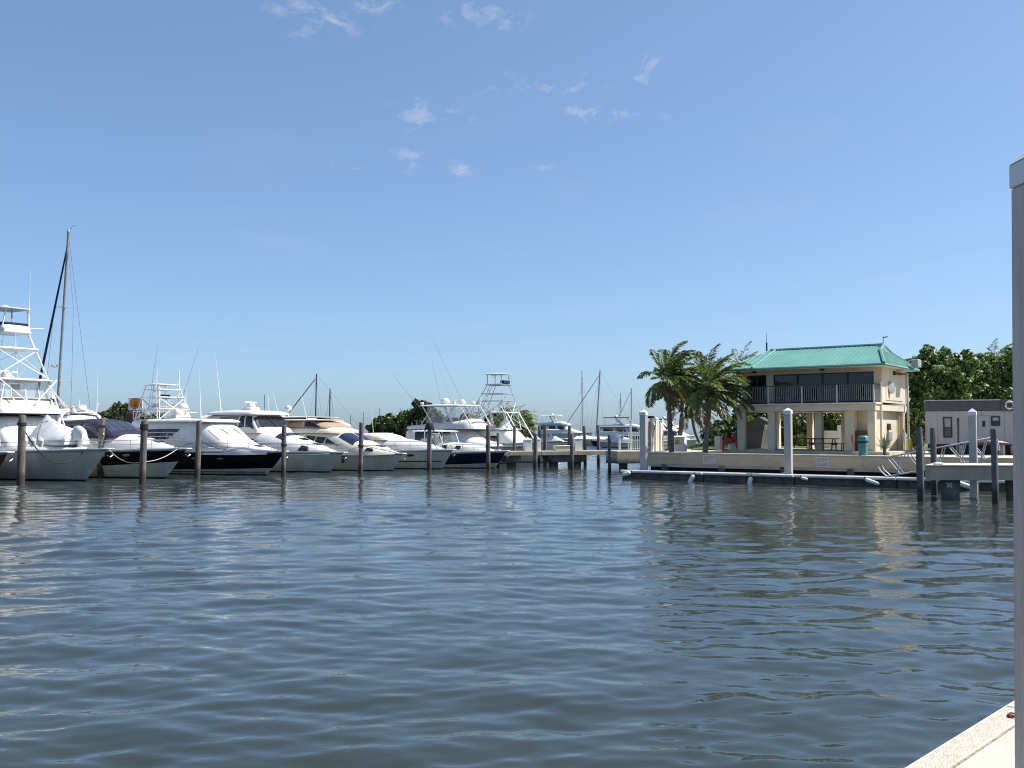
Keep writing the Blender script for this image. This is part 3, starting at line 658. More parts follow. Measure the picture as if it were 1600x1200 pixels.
# ---- 4 white hardtop cruiser
def boat_hardtop():
    b = Boat('hardtop_cruiser', 'white cruiser with rounded hardtop and dark wraparound windshield', 536, 65.8, 16, 4.9, 1.36, 1.42, 1.35, top=gelhull, flare=.40, rail=.55)
    t = b.t; b.pulpit(.3); b.hull_patch(.15, .97, .30, .325, 'spray_strake', gel, -1, .03, nu=30, nv=1)
    l = Loft([(-14, 2.15, 1.2, 2.6, 6, .92), (-9, 2.2, 1.2, 3.0, 5, .88), (-6.6, 2.1, 1.2, 2.98, 4.5, .86), (-5.2, 1.85, 1.2, 2.78, 3.6, .84), (-3.4, 1.4, 1.2, 2.25, 3.2, .82), (-1.9, .95, 1.2, 1.82, 3, .8), (-.8, .5, 1.25, 1.5, 3, .8)]); l.body('superstructure', gel, t); b.hatches(l, (-2.0, -3.2), w=.3); b.cleats((.55, .75, .93)); b.fenders((.62,))
    h = Loft([(-12.2, 1.9, 2.5, 4.0, 6, .90), (-9, 1.95, 2.6, 4.1, 6, .88), (-7.1, 1.88, 2.7, 4.08, 6, .88), (-6.85, 1.85, 2.7, 3.95, 6, .88), (-6.25, 1.8, 2.7, 3.05, 5, .92), (-6.1, 1.7, 2.7, 2.85, 5, .92)], 110, 2); h.body('wheelhouse', gel, t)
    hardtop(t, -11.2, -6.45, 2.0, 4.0, .26, 'hardtop', crown=.12)
    for a, c in ((-.95, -.33), (-.31, .31), (.33, .95)): h.patch([(-6.30, a), (-6.30, c), (-6.82, c * .97), (-6.82, a * .97)], 'windshield_pane', dglass, t, 'top', off=.02)
    for sd in (-1, 1):
        h.patch([(-8.0, .30), (-6.55, .30), (-6.95, .86), (-8.0, .86)], 'side_window', dglass, t, 'side', sd, .02); h.patch([(-7.4, .30), (-7.3, .30), (-7.45, .86), (-7.55, .86)], 'window_post', gel, t, 'side', sd, .03)
        h.patch([(-10.2, .32), (-8.15, .32), (-8.15, .86), (-10.0, .84)], 'side_window', tintg, t, 'side', sd, .02)
        l.patch([(-9.5, .36), (-5.6, .40), (-6.6, .62), (-9.5, .66)], 'saloon_window', dglass, t, 'side', sd, .02)
    l.patch([(-4.35, -.86), (-4.35, .86), (-4.95, .84), (-4.95, -.84)], 'forward_window', bglass, t, 'top', off=.02)
    l.patch([(-3.0, .30), (-2.2, .34), (-2.35, .72), (-2.85, .72)], 'cabin_porthole', dglass, t, 'side', -1, .02)
    tube('wiper', rubber, t, [h.pt(-6.3, h.ty(-6.3, .1)) + Vector((.05, .1, .03)), h.pt(-6.75, h.ty(-6.75, -.2)) + Vector((.05, 0, .04))], .02)
    box('radar_base', gel, t, -9.2, -8.2, -.5, .5, 4.3, 4.55, .06); dome(t, -8.9, .3, 4.5, .3); radar_bar(t, -8.6, -.1, 4.55, 1.9, .35)
    tube('mast_light', rubber, t, [(-8.2, .9, 4.35), (-8.2, .9, 5.5)], .02); whip(t, -10.3, -1.3, 4.2, 4.2, (-.16, 0), r=.05); whip(t, -8.4, 1.6, 4.2, 1.6, (-.1, 0))
    for k in range(5): x = -9.4 + k * .85; tube('side_rail_post', steel, t, [(x, -2.35, 1.4), (x, -2.3, 2.2)], .03)
    tube('side_rail', steel, t, [(-9.5, -2.3, 2.2), (-7.5, -2.3, 2.2), (-5.8, -2.2, 2.18)], .03)
boat_hardtop()

# ---- 5 cruiser with tan canvas
def boat_tan():
    b = Boat('canvas_top_cruiser', 'white sport cruiser with brown canvas screens above its flybridge', 629, 68.3, 15, 4.6, 1.22, 1.34, 1.0, top=gelhull, flare=.38, rail=.55)
    t = b.t; b.pulpit(.25); b.hull_patch(.15, .97, .30, .325, 'spray_strake', gel, -1, .03, nu=30, nv=1)
    l = Loft([(-12.5, 2.05, 1.1, 2.6, 6, .9), (-8, 2.1, 1.1, 2.85, 5, .86), (-4.9, 1.95, 1.1, 2.8, 4.6, .86), (-4.5, 1.9, 1.1, 2.68, 4.4, .86), (-3.3, 1.6, 1.1, 2.12, 3.8, .86), (-2.0, 1.25, 1.1, 1.8, 3.2, .82), (-.9, .65, 1.15, 1.45, 3, .8), (-.4, .3, 1.2, 1.3, 3, .8)], 100, 2); l.body('superstructure', gelw, t); b.hatches(l, (-1.6,), w=.35); b.cleats((.55, .75, .93)); b.fenders((.74,), rubber)
    for a, c in ((-.93, -.05), (.05, .93)): l.patch([(-3.35, a), (-3.35, c), (-4.55, c * .96), (-4.55, a * .96)], 'windshield_pane', bglass, t, 'top', off=.02)
    for sd in (-1, 1):
        l.patch([(-8.6, .42), (-4.4, .44), (-5.6, .74), (-7.4, .80)], 'saloon_window', dglass, t, 'side', sd, .02)
        for k in range(3): x = -7.6 + k * .95; l.patch([(x, .44), (x + .08, .44), (x + .25, .76), (x + .17, .76)], 'window_post', gelw, t, 'side', sd, .026)
    f = Loft([(-12, 1.85, 2.6, 3.1, 5, .92), (-7.6, 1.9, 2.7, 3.2, 5, .9), (-5.6, 1.75, 2.7, 3.1, 4, .88), (-4.6, 1.4, 2.65, 2.85, 4, .88)]); f.body('flybridge', gelw, t)
    c = Loft([(-11.2, 1.75, 3.1, 3.6, 5, .9), (-7.9, 1.8, 3.1, 3.68, 5, .88), (-6.6, 1.7, 3.1, 3.52, 4, .86), (-5.7, 1.45, 3.05, 3.15, 4, .9)]); c.body('canvas_screen', tancan, t)
    hardtop(t, -11.3, -6.4, 1.7, 3.62, .07, 'canopy_top', gelw, .03)
    for x in (-9.4, -7.8): tube('canvas_batten', gelw, t, [c.pt(x, k / 10) + Vector((0, 0, .02)) for k in range(11)], .035)
    for sd in (-1, 1): c.patch([(-7.6, .1), (-6.1, .1), (-6.8, .6), (-7.6, .8)], 'screen_window', dglass, t, 'side', sd, .02)
    l.patch([(-2.4, .4), (-1.8, .42), (-1.9, .7), (-2.3, .7)], 'cabin_porthole', dglass, t, 'side', -1, .02)
    whip(t, -8.4, -.6, 3.65, 2.0, (-.3, 0), r=.03)
    box('light_bar', gel, t, -8.6, -8.4, -.5, .5, 3.68, 3.8, .03)
boat_tan()

# ---- 6 white cruiser with black hull stripe
def boat_stripe():
    b = Boat('white_cruiser', 'low white cruiser with thin black hull stripe and one dark oval porthole', 707, 71.2, 12.5, 4.0, 1.42, 1.25, 1.1, top=gelhull, flare=.36, rail=.7)
    t = b.t; b.pulpit(.25); b.hull_patch(.02, .975, .54, .575, 'hull_stripe', blackhull, -1, .015, nu=30, nv=1)
    b.hull_patch(.755, .80, .76, .86, 'porthole', dglass, -1, .03, True); b.cleats((.6, .85))
    l = Loft([(-10, 1.8, 1.1, 2.1, 5, .9), (-6, 1.8, 1.1, 2.3, 4, .86), (-4.2, 1.5, 1.1, 2.25, 3.2, .84), (-2.4, 1.0, 1.2, 1.95, 3, .82), (-.8, .35, 1.3, 1.55, 3, .8)]); l.body('foredeck', gel, t)
    w = Loft([(-9.5, 1.6, 2.0, 2.6, 5, .9), (-6.5, 1.65, 2.1, 2.7, 5, .9), (-5.6, 1.55, 2.15, 2.5, 5, .9), (-5.1, 1.4, 2.15, 2.28, 5, .9)]); w.body('cockpit_cover', gelw, t)
    whip(t, -8, .8, 2.6, 2.0, (-.1, 0))
boat_stripe()

# ---- 7 navy walkaround with hardtop
def boat_navy():
    b = Boat('walkaround_boat', 'small navy blue hulled boat with white hardtop and open windshield', 790, 72.6, 9.0, 3.6, 1.30, 1.12, 1.1, top=navyhull, low=gelhull, split=(.40, .50), flare=.36, rail=.6)
    t = b.t; b.pulpit(.3)
    l = Loft([(-7, 1.45, 1.0, 1.85, 5, .9), (-4.6, 1.45, 1.0, 1.95, 4, .88), (-3.0, 1.15, 1.05, 1.85, 3.2, .84), (-1.4, .6, 1.1, 1.5, 3, .8), (-.5, .2, 1.2, 1.3, 3, .8)]); l.body('cabin', gel, t)
    for q in (-4.9, -3.8): l.patch([(q, .45), (q + .42, .45), (q + .42, .78), (q, .78)], 'porthole', dglass, t, 'side', -1, .02, 4, 3)
    w = Loft([(-6.6, 1.2, 1.8, 2.75, 6, .92), (-5.4, 1.2, 1.85, 2.72, 5, .9), (-4.5, 1.05, 1.85, 1.98, 5, .92)], 40, 1)
    for a, c in ((-.93, -.33), (-.30, .30), (.33, .93)): w.patch([(-4.65, a), (-4.65, c), (-5.35, c * .94), (-5.35, a * .94)], 'windshield_pane', tintg, t, 'top', off=0)
    for sd in (-1, 1): w.patch([(-6.5, .08), (-4.95, .08), (-5.5, .9), (-6.5, .9)], 'side_screen', vinyl, t, 'side', sd, 0)
    hardtop(t, -7.9, -4.95, 1.38, 2.78, .1)
    for x, y in ((-7.6, 1.2), (-7.6, -1.2), (-5.3, 1.15), (-5.3, -1.15), (-6.6, 1.2), (-6.6, -1.2)): tube('top_post', alum, t, [(x + (.45 if x > -6 else 0), y, 1.6), (x, y, 2.8)], .04)
    MB().box(-7.2, -6.6, -.9, .9, 1.2, 2.25).build('helm_seat', gel, t, bevel=.08); MB().box(-6.1, -5.6, -.6, .6, 1.6, 2.2).build('helm_console', gel, t, bevel=.06)
    for k in range(4): tube('fishing_rod', wire, t, [(-7.8, -1.0 + .66 * k, 2.8), (-8.0, -1.0 + .66 * k, 3.5)], .02)
    box('anchor_line_box', gel, t, -.9, -.5, -.2, .2, 1.28, 1.42, .03)
boat_navy()

# ---- 8 tower boat behind the black yachts
def boat_tower_mid():
    b = Boat('fishing_boat', 'white fishing boat with antenna crowded tower behind the black yachts', 380, 73, 12, 4.2, 1.6, 1.3, 1.5, top=gelhull, group='boats behind the front row', rails=False)
    t = b.t
    Loft([(-11, 1.8, 1.2, 3.15, 6, .92), (-7.0, 1.8, 1.2, 3.2, 6, .9), (-5.6, 1.6, 1.2, 2.3, 4, .88), (-3.5, 1.0, 1.2, 1.9, 3, .85)]).body('cabin', gel, t)
    fb = Loft([(-10.6, 1.7, 3.1, 3.75, 6, .93), (-7.6, 1.7, 3.1, 3.75, 6, .92), (-7.1, 1.5, 3.1, 3.5, 5, .9)], 40, 1); fb.body('flybridge', gel, t)
    tower(t, -10.3, -7.4, 1.6, 3.7, -9.8, -8.2, .95, 6.5, ((.30, .08), (.64, .07), (.86, .06)), r=.04)
    hardtop(t, -10.1, -7.9, 1.05, 6.5, .1, 'tower_top')
    for sd in (-1, 1): tube('antenna_mast', alum, t, [(-8.4, 1.1 * sd, 5.0), (-8.4, 1.12 * sd, 7.75)], .05); outrigger(t, -8.8, 1.5 * sd, 4.6, (.30, .10 * sd, .95), 5.5)
    box('tower_console', blkcan, t, -8.9, -8.4, -.4, .3, 5.45, 5.75, .03); box('tower_seat', gel, t, -9.4, -8.3, -.8, .8, 4.75, 5.0, .05)
    dome(t, -7.6, .9, 4.5, .42); radar_bar(t, -7.4, 1.2, 3.95, 2.1, .15)
    for k in range(5): tube('rail_post', alum, t, [(-10.4 + k * .7, -1.65, 3.7), (-10.4 + k * .7, -1.65, 4.4)], .03)
    tube('bridge_rail', alum, t, [(-10.4, -1.65, 4.4), (-7.5, -1.65, 4.4)], .03)
    whip(t, -7.2, .9, 3.3, 4.8, (-.04, 0), r=.045)
boat_tower_mid()

# ---- 9 flybridge boat behind the navy one
def boat_bridge():
    b = Boat('flybridge_boat', 'white flybridge fishing boat with domes on its hardtop behind the navy boat', 824, 83, 14.5, 4.5, 1.5, 1.3, 1.5, top=gelhull, group='boats behind the front row', rails=False)
    t = b.t
    h = Loft([(-11.6, 1.95, 1.2, 3.0, 7, .93), (-6.5, 1.95, 1.2, 3.05, 6, .9), (-5.0, 1.7, 1.2, 2.2, 4, .88), (-3, 1.1, 1.2, 1.75, 3, .85)]); h.body('cabin', gel, t)
    for sd in (-1, 1): h.patch([(-10.6, .45), (-6.6, .45), (-6.9, .85), (-10.6, .85)], 'side_window', dglass, t, 'side', sd)
    fb = Loft([(-11.4, 2.0, 3.0, 3.3, 6, .95), (-6.4, 2.0, 3.0, 3.7, 6, .92), (-5.3, 1.8, 3.0, 3.95, 4, .85), (-4.6, 1.4, 3.0, 3.35, 4, .85)]); fb.body('flybridge', gel, t)
    fb.patch([(-4.85, -.9), (-4.85, .9), (-4.95, .9), (-4.95, -.9)], 'bridge_stripe', maroon, t, 'top', off=.02)
    hardtop(t, -10.2, -5.6, 1.95, 5.05, .12)
    for x, y in ((-9.8, 1.8), (-9.8, -1.8), (-5.9, 1.7), (-5.9, -1.7), (-7.6, -1.8), (-7.6, 1.8)):
        tube('top_post', alum, t, [(x + 1.2, y, 3.3), (x, y, 5.08)], .05); tube('top_strut', alum, t, [(x - .2, y, 3.3), (x + 1.1, y * .95, 5.05)], .035)
    for sd in (-1, 1): MB().add([(-9.2, 1.82 * sd, 3.35), (-6.3, 1.78 * sd, 3.7), (-6.2, 1.75 * sd, 4.95), (-9.3, 1.8 * sd, 4.95)], [(0, 1, 2, 3)]).build('clear_enclosure', vinyl, t)
    dome(t, -8.2, -.5, 5.2, .42); dome(t, -6.9, .3, 5.2, .33); dome(t, -6.1, .9, 5.2, .22); radar_bar(t, -7.4, -.3, 5.2, 1.2, 1.0)
    box('searchlight', gel, t, -10.1, -9.8, -1.8, -1.5, 5.2, 5.4, .06)
    outrigger(t, -9.9, -1.9, 4.8, (-.45, -.25, .62), 4.2); outrigger(t, -9.7, 1.2, 4.9, (-.30, .15, .75), 5); outrigger(t, -7.0, -1.0, 5.1, (-.42, .05, .85), 5)
    whip(t, -5.8, 1.6, 5.1, 1.5, (0, 0), r=.03)
boat_bridge()

# ---- 10 tower sportfisher by the pier
def boat_tower_right():
    b = Boat('tower_boat', 'white sportfishing boat with open tubular tower moored behind the pier', 878, 86, 12.5, 4.3, 1.92, 1.45, 1.5, top=gelwater, group='boats behind the front row', rails=False)
    t = b.t
    h = Loft([(-9.8, 1.75, 1.2, 2.95, 8, .93), (-5.6, 1.75, 1.2, 3.0, 7, .92), (-5.0, 1.7, 1.2, 2.8, 6, .92), (-4.2, 1.5, 1.2, 2.1, 5, .9)]); h.body('cabin', gelwater, t)
    hardtop(t, -10.4, -4.9, 1.85, 2.95, .1, 'cabin_roof', gelwater)
    for sd in (-1, 1):
        h.patch([(-7.0, .38), (-5.5, .38), (-5.6, .66), (-7.0, .66)], 'side_window', dglass, t, 'side', sd, .02); h.patch([(-9.6, .2), (-8.6, .2), (-8.3, .7), (-9.6, .7)], 'side_window', dglass, t, 'side', sd, .02)
    for x in (-7.6, -5.9): Loft([(x - .75, .1, 2.98, 3.15, 3, .6), (x, 1.0, 2.98, 4.05, 2.4, .3), (x + .8, .1, 2.98, 3.12, 3, .6)], 24, 1).body('canvas_cover', whtcan, t, 14)
    hardtop(t, -8.6, -5.0, 1.5, 4.48, .1)
    for x, y in ((-8.2, 1.3), (-8.2, -1.3), (-5.3, 1.3), (-5.3, -1.3), (-6.7, 1.35), (-6.7, -1.35)): tube('top_post', alum, t, [(x + .35, y, 3.0), (x, y, 4.5)], .045)
    tower(t, -9.6, -4.6, 1.7, 3.0, -7.4, -5.9, .75, 7.05, ((.80, .05), (1.0, .12)), m=galum, r=.036)
    for x in (-7.4, -5.9):
        for y in (-.7, .7): tube('top_post', galum, t, [(x, y, 7.1), (x, y, 8.05)], .04)
    hardtop(t, -7.7, -5.6, .85, 8.05, .09, 'tower_top')
    box('tower_cover', navycan, t, -6.1, -5.7, -.6, .6, 7.2, 7.5, .05)
    box('teal_awning', teal_can, t, -11.6, -10.0, -1.6, 1.6, 2.9, 3.5, .05)
    tube('tower_stay', alum, t, [(-3.4, -1.3, 2.1), (-5.1, -1.1, 4.55)], .045); tube('tower_stay', alum, t, [(-3.6, 1.3, 2.1), (-5.1, 1.1, 4.55)], .045); tube('tower_stay', alum, t, [(-4.0, -1.4, 2.3), (-5.6, -1.2, 5.1)], .04)
    outrigger(t, -9.0, -1.6, 4.6, (-.42, -.15, .90), 8.5); outrigger(t, -7.5, .6, 7.8, (-.55, .1, .8), 4.5)
    whip(t, -5.7, .9, 6.5, 4.8, (0, 0), r=.02)
boat_tower_right()

# ---- 11 big flybridge yacht with tan bimini behind 4 and 5
def boat_bimini():
    b = Boat('flybridge_yacht', 'cream flybridge yacht with long beige awning behind the hardtop cruiser', 640, 83, 16, 4.9, 1.6, 1.4, 1.5, top=gelhull, group='boats behind the front row', rails=False)
    t = b.t
    Loft([(-15, 2.1, 1.2, 3.2, 6, .92), (-8.0, 2.1, 1.2, 3.2, 6, .9), (-6.4, 1.9, 1.2, 2.4, 4, .88), (-3.5, 1.2, 1.2, 1.9, 3, .85)]).body('superstructure', gelw, t)
    Loft([(-14.6, 1.95, 3.15, 3.6, 6, .92), (-8.6, 1.95, 3.15, 3.75, 6, .9), (-7.8, 1.7, 3.15, 3.5, 5, .9)], 40, 1).body('flybridge', gelw, t)
    Loft([(-14.8, 1.85, 3.6, 4.0, 4, .9), (-12.5, 1.95, 3.55, 4.12, 4, .9), (-9.8, 1.9, 3.55, 3.98, 4, .9), (-8.2, 1.7, 3.5, 3.62, 4, .9)]).body('awning', tancan, t)
    hardtop(t, -14.9, -9.0, 1.75, 4.05, .06, 'awning_top', gelw, .06)
    tube('radar_post', alum, t, [(-13.6, -.4, 4.0), (-13.6, -.4, 4.75)], .07); dome(t, -13.6, -.4, 4.72, .34, 'radome')
    Loft([(-15.6, .9, 3.0, 3.6, 4, .9), (-15.0, 1.0, 3.0, 4.3, 3, .8), (-14.4, .9, 3.2, 4.2, 3, .8), (-13.7, .7, 3.3, 3.7, 3, .8)], 24, 1).body('radar_arch', gel, t, 14)
    dome(t, -15.1, .4, 4.2, .3); whip(t, -15.2, 0, 4.3, 2.2, (-.35, 0), r=.04)
boat_bimini()

# ---- 12 white flybridge yacht behind the sportfisher
def boat_left_bridge():
    b = Boat('flybridge_cruiser', 'white yacht flybridge with small folded covers showing behind the big sportfisher', 232, 70, 15, 4.8, 1.6, 1.4, 1.5, top=gelhull, group='boats behind the front row', rails=False)
    t = b.t
    Loft([(-14, 2.0, 1.2, 3.2, 6, .92), (-7.5, 2.0, 1.2, 3.2, 6, .9), (-5.8, 1.8, 1.2, 2.3, 4, .88), (-3, 1.1, 1.2, 1.9, 3, .85)]).body('superstructure', gel, t)
    Loft([(-14, 2.1, 3.35, 3.75, 5, .95), (-7.0, 2.1, 3.4, 3.85, 5, .93), (-5.2, 1.8, 3.5, 3.7, 4, .9)]).body('bridge_overhang', gel, t)
    Loft([(-13, 1.7, 3.8, 4.5, 5, .93), (-8.2, 1.7, 3.8, 4.55, 5, .92), (-7.2, 1.5, 3.8, 4.2, 4, .9)]).body('flybridge', gel, t)
    for x, y in ((-12, -.8), (-10.6, .5), (-9.4, -.3), (-8.6, .7)): MB().box(x - .35, x + .35, y - .3, y + .3, 4.45, 4.85).build('bridge_seat', (gel, tancan, gel, blkcan)[int(-x) % 4], t, bevel=.1)
    tube('arch_tube', alum, t, [(-8.2, -1.6, 4.2), (-7.6, -1.5, 4.95)], .05); tube('arch_tube', alum, t, [(-8.2, 1.6, 4.2), (-7.6, 1.5, 4.95)], .05); tube('bridge_rail', alum, t, [(-12.5, -1.65, 4.85), (-8.2, -1.6, 4.8)], .035)
    whip(t, -7.0, .9, 3.8, 3.8, (0, 0), r=.05)
boat_left_bridge()

# ---- sailing boats
def sailboat(label, px, Y, toppx, topy, L=12, fore=None, m=None, mr=.10, spreaders=(.33, .62), hullm=None, far=False, name='sailing_yacht', furl=None, group='sailing yachts'):
    p = G(px, Y); zt = ZY(topy, Y); tx = G(toppx, Y).x - p.x
    t = thing(name, label, 'sailboat', (p.x, p.y, 0), 0, group)
    hd = Matrix.Rotation(R(200), 4, 'Z')
    # slim hull lying bow to the left, drawn in plan from half breadths
    rows = []
    for i in range(21):
        q = i / 20; w = 1.7 * math.sin(PI * min(1, .28 + .72 * q) ** 1.0) if q < 1 else 0
        w = 1.7 * (1 - max(0, (q - .45) / .55) ** 2) * (.75 + .25 * min(1, q / .4)); zsr = 1.0 + .25 * q
        x = -L * .55 + L * q
        rows.append([hd @ Vector((x - (.9 * (1 - k / 6) * q), -w * (.45 + .55 * (k / 6) ** .6), -.3 + (zsr + .3) * k / 6)) for k in range(7)] + [hd @ Vector((x, 0, zsr + .06))] + [hd @ Vector((x - (.9 * (1 - k / 6) * q), w * (.45 + .55 * (k / 6) ** .6), -.3 + (zsr + .3) * k / 6)) for k in range(6, -1, -1)])
    MB().grid(rows).build('hull', hullm or gelhull, t, True, 50)
    lf = Loft([(-3.5, 1.1, .9, 1.6, 4, .9), (0, 1.2, .95, 1.7, 4, .85), (2.4, .7, 1.0, 1.3, 3, .8)], 30, 2); cb = lf.body('coachroof', gel, t, 14); cb.rotation_euler = (0, 0, R(200))
    tube('mast', m or mastm, t, [(0, 0, 1.2), (tx * .5, 0, 1.2 + (zt - 1.2) * .5), (tx, 0, zt)], mr, 8, mr * .82)
    H = zt - 1.2; P = lambda k, dx=0: Vector((tx * k + dx, 0, 1.2 + H * k))
    fx = fore if fore is not None else -4.5
    tube('forestay', wire, t, [P(.96), Vector((fx, 0, 1.3))], .02)
    if furl: tube('furled_headsail', furl, t, [P(.94).lerp(Vector((fx, 0, 1.3)), .02), P(.94).lerp(Vector((fx, 0, 1.3)), .5), P(.94).lerp(Vector((fx, 0, 1.3)), .93)], .05, 6, .11 if not far else .06)
    tube('backstay', wire, t, [P(.99), Vector((-fx * 1.15, 1.0, 1.3))], .016)
    for k in spreaders:
        sw = .95 if k < .5 else .75
        for sd in (-1, 1):
            tube('spreader', alum, t, [P(k), P(k) + Vector((sw * sd, -.25 * sd, .06 if sd < 0 else -.02))], .03)
    for sd in (-1, 1):
        pts = [P(.94)] + [P(k) + Vector(((.95 if k < .5 else .75) * sd, -.25 * sd, 0)) for k in sorted(spreaders, reverse=True)] + [Vector((1.2 * sd, -.6 * sd, 1.2))]
        tube('shroud', wire, t, pts, .014, 5)
    tube('boom', m or mastm, t, [P(.1), P(.1) + Vector((4.2, 0, .1))], .07)
    if not far:
        MB().lathe([(.02, 0), (.2, .05), (.22, .18), (.04, .26)], 10, P(.39, -.38)).build('mast_radar', gel, t, True)
        tube('masthead_light', alum, t, [P(1.0), P(1.0) + Vector((0, 0, .16))], .1, 8); tube('wind_vane', wire, t, [P(1.0) + Vector((.1, 0, .1)), P(1.0) + Vector((.3, 0, .45)), P(1.0) + Vector((.5, 0, .42))], .015)
        box('mast_box', rubber, t, -.35, -.12, -.1, .1, ZY(628, Y), ZY(622, Y))
    return t
sailboat('sailing yacht with tall grey mast and dark blue furled headsail at left', 87, 64, 101, 362, 13, -2.0, mastm, .105, (.33, .66), furl=navysail)
sailboat('distant sailing yacht with dark mast and stay, left of another dark mast', 493, 140, 494, 584, 12, -7.0, mastd, .11, (.5,), far=True, furl=navysail)
sailboat('distant sailing yacht with short dark mast carrying two small radar pods', 515, 145, 515.5, 607, 12, -1.0, mastd, .11, (), far=True)
sailboat('far sailing yacht with pale vertical mast beyond the pier', 910, 195, 909.5, 579, 13, -.5, galum, .11, (.45,), far=True)
sailboat('far sailing yacht with leaning mast and long diagonal stay beyond the pier', 931, 185, 938, 579, 14, -7.5, galum, .17, (.38,), far=True, furl=mastm)
sailboat('far sailing yacht with thin mast above the far motor yacht', 968, 260, 970, 614, 12, -.8, galum, .11, (.4,), far=True)
sailboat('far sailing yacht with furled sail on its stay, left of the palms', 986, 270, 986.5, 606, 13, -6.0, mastd, .12, (.5,), far=True, furl=mastm)
for px, ty in ((593, 638), (604, 649), (614, 645), (568, 644), (548, 648)):
    p = G(px, 330); t = thing('sailing_dinghy', {593: 'tallest of the tiny distant masts left of the far trees', 604: 'tiny short distant mast second from the far trees', 614: 'tiny distant mast nearest the far trees', 568: 'tiny distant mast above the brown canvas cruiser', 548: 'leftmost of the tiny distant masts by the brown canvas'}[px], 'sailboat', (p.x, p.y, 0), 0, 'sailing yachts')
    tube('mast', mastd, t, [(0, 0, .8), (0, 0, ZY(ty, 330))], .10, 6, .08)
    MB().prism([(-5, 0), (-3, -1.4), (4, -1.5), (5, -1), (5, 1), (4, 1.5), (-3, 1.4)], -.2, 1.1).build('hull', gelhull, t, bevel=.15)

# ---- far motor yachts and moored boats beyond the pier
def far_yacht(label, px, Y, L, B=5, hullm=None, z0=2.2, house=True, fly=True, canvas=None, head=0.0, name='far_motor_yacht', arch=True, zsc=1.0):
    b = Boat(name, label, px, Y, L, B, z0, z0 * .82, 1.8, top=hullm or gelhull, low=None, flare=.35, head=head, rails=False, group='boats in the far anchorage', cat='yacht')
    t = b.t; k = zsc
    h = Loft([(-L * .9, B * .42, z0 * .7, z0 + 1.75 * k, 6, .93), (-L * .48, B * .43, z0 * .7, z0 + 1.8 * k, 6, .9), (-L * .36, B * .38, z0 * .7, z0 + .9 * k, 4, .9), (-L * .2, B * .25, z0 * .8, z0 + .25 * k, 3, .9)]); h.body('superstructure', gel, t, 18)
    for sd in (-1, 1):
        for j in range(3):
            x = -L * .85 + j * L * .145; h.patch([(x, .55), (x + L * .115, .55), (x + L * .10, .85), (x, .85)], 'side_window', dglass, t, 'side', sd, .03, 4, 2)
    if fly:
        Loft([(-L * .93, B * .43, z0 + 1.75 * k, z0 + 2.15 * k, 5, .95), (-L * .5, B * .43, z0 + 1.75 * k, z0 + 2.5 * k, 5, .9), (-L * .40, B * .36, z0 + 1.75 * k, z0 + 2.0 * k, 4, .9)]).body('flybridge', gel, t, 18)
        if canvas: 
            Loft([(-L * .85, B * .36, z0 + 3.75 * k, z0 + 3.95 * k, 4, .9), (-L * .55, B * .36, z0 + 3.75 * k, z0 + 4.0 * k, 4, .9)], 20, 1).body('bimini_top', canvas, t, 14)
            for x in (-L * .83, -L * .57):
                for sd in (-1, 1): tube('bimini_pole', alum, t, [(x, sd * B * .34, z0 + 2.1 * k), (x, sd * B * .34, z0 + 3.8 * k)], .06)
        if arch:
            for sd in (-1, 1): tube('radar_arch', gel, t, [(-L * .62, sd * B * .38, z0 + 2.1 * k), (-L * .70, sd * B * .33, z0 + 3.6 * k), (-L * .70, 0, z0 + 3.8 * k)], .18, 6)
            dome(t, -L * .70, .3, z0 + 3.8 * k, .4)
    return b
H0 = R(-168)
far_yacht('far white motor yacht with dark awning over its flybridge and dark hull', 1058, 205, 18.5, 5, maroon, 1.9, canvas=navycan, head=R(-5), zsc=.95)
far_yacht('far white motor yacht with domes behind the leaning mast', 926, 235, 15, 5, gelhull, 2.3, canvas=gelw, head=R(-20), zsc=1.1)
far_yacht('far white yacht stern seen between the palm trunks', 1091, 150, 11, 3.8, gelhull, 1.5, head=R(25), canvas=None, zsc=.75)
far_yacht('far white yacht with blue hull seen between the palm trunks', 1071, 172, 10, 3.8, navyhull, 1.5, head=R(30), canvas=None, arch=True, zsc=.8)
far_yacht('far white yacht just left of the front palm trunk', 1086, 195, 12, 4.2, gelhull, 1.8, head=R(35), canvas=navycan, zsc=.85)
def skiff(label, px, Y, L, head, m, cover, posts=True):
    b = Boat('moored_skiff', label, px, Y, L, 2.4, 1.0, .75, .8, top=m, flare=.3, head=head, rails=False, group='boats in the far anchorage')
    Loft([(-L * .8, .8, .6, 1.5, 4, .9), (-L * .5, .9, .6, 1.9, 3, .8), (-L * .3, .6, .7, 1.0, 3, .8)], 24, 2).body('console', gel, b.t, 12)
    if posts:
        for sd in (-1, 1): tube('top_post', alum, b.t, [(-L * .6, .7 * sd, .8), (-L * .6, .7 * sd, 2.9)], .06)
        hardtop(b.t, -L * .75, -L * .42, .95, 2.9, .12, 'tee_top', cover)
    return b
skiff('small pale moored skiff, leftmost beyond the pier', 882, 215, 8, R(170), gelhull, gel, False)
skiff('small grey moored skiff with dark canopy beyond the pier', 868, 240, 7, R(20), gelhull, blkcan)
skiff('small dark covered launch among the far boats by two leaning masts', 922, 178, 8, R(165), navyhull, maroon)
skiff('open white launch left of the dark hulled far yacht', 903, 168, 8, R(5), gelhull, gelw)
skiff('far white launch with black canopy just left of the far white motor yacht', 934, 160, 7, R(168), gelhull, blkcan)
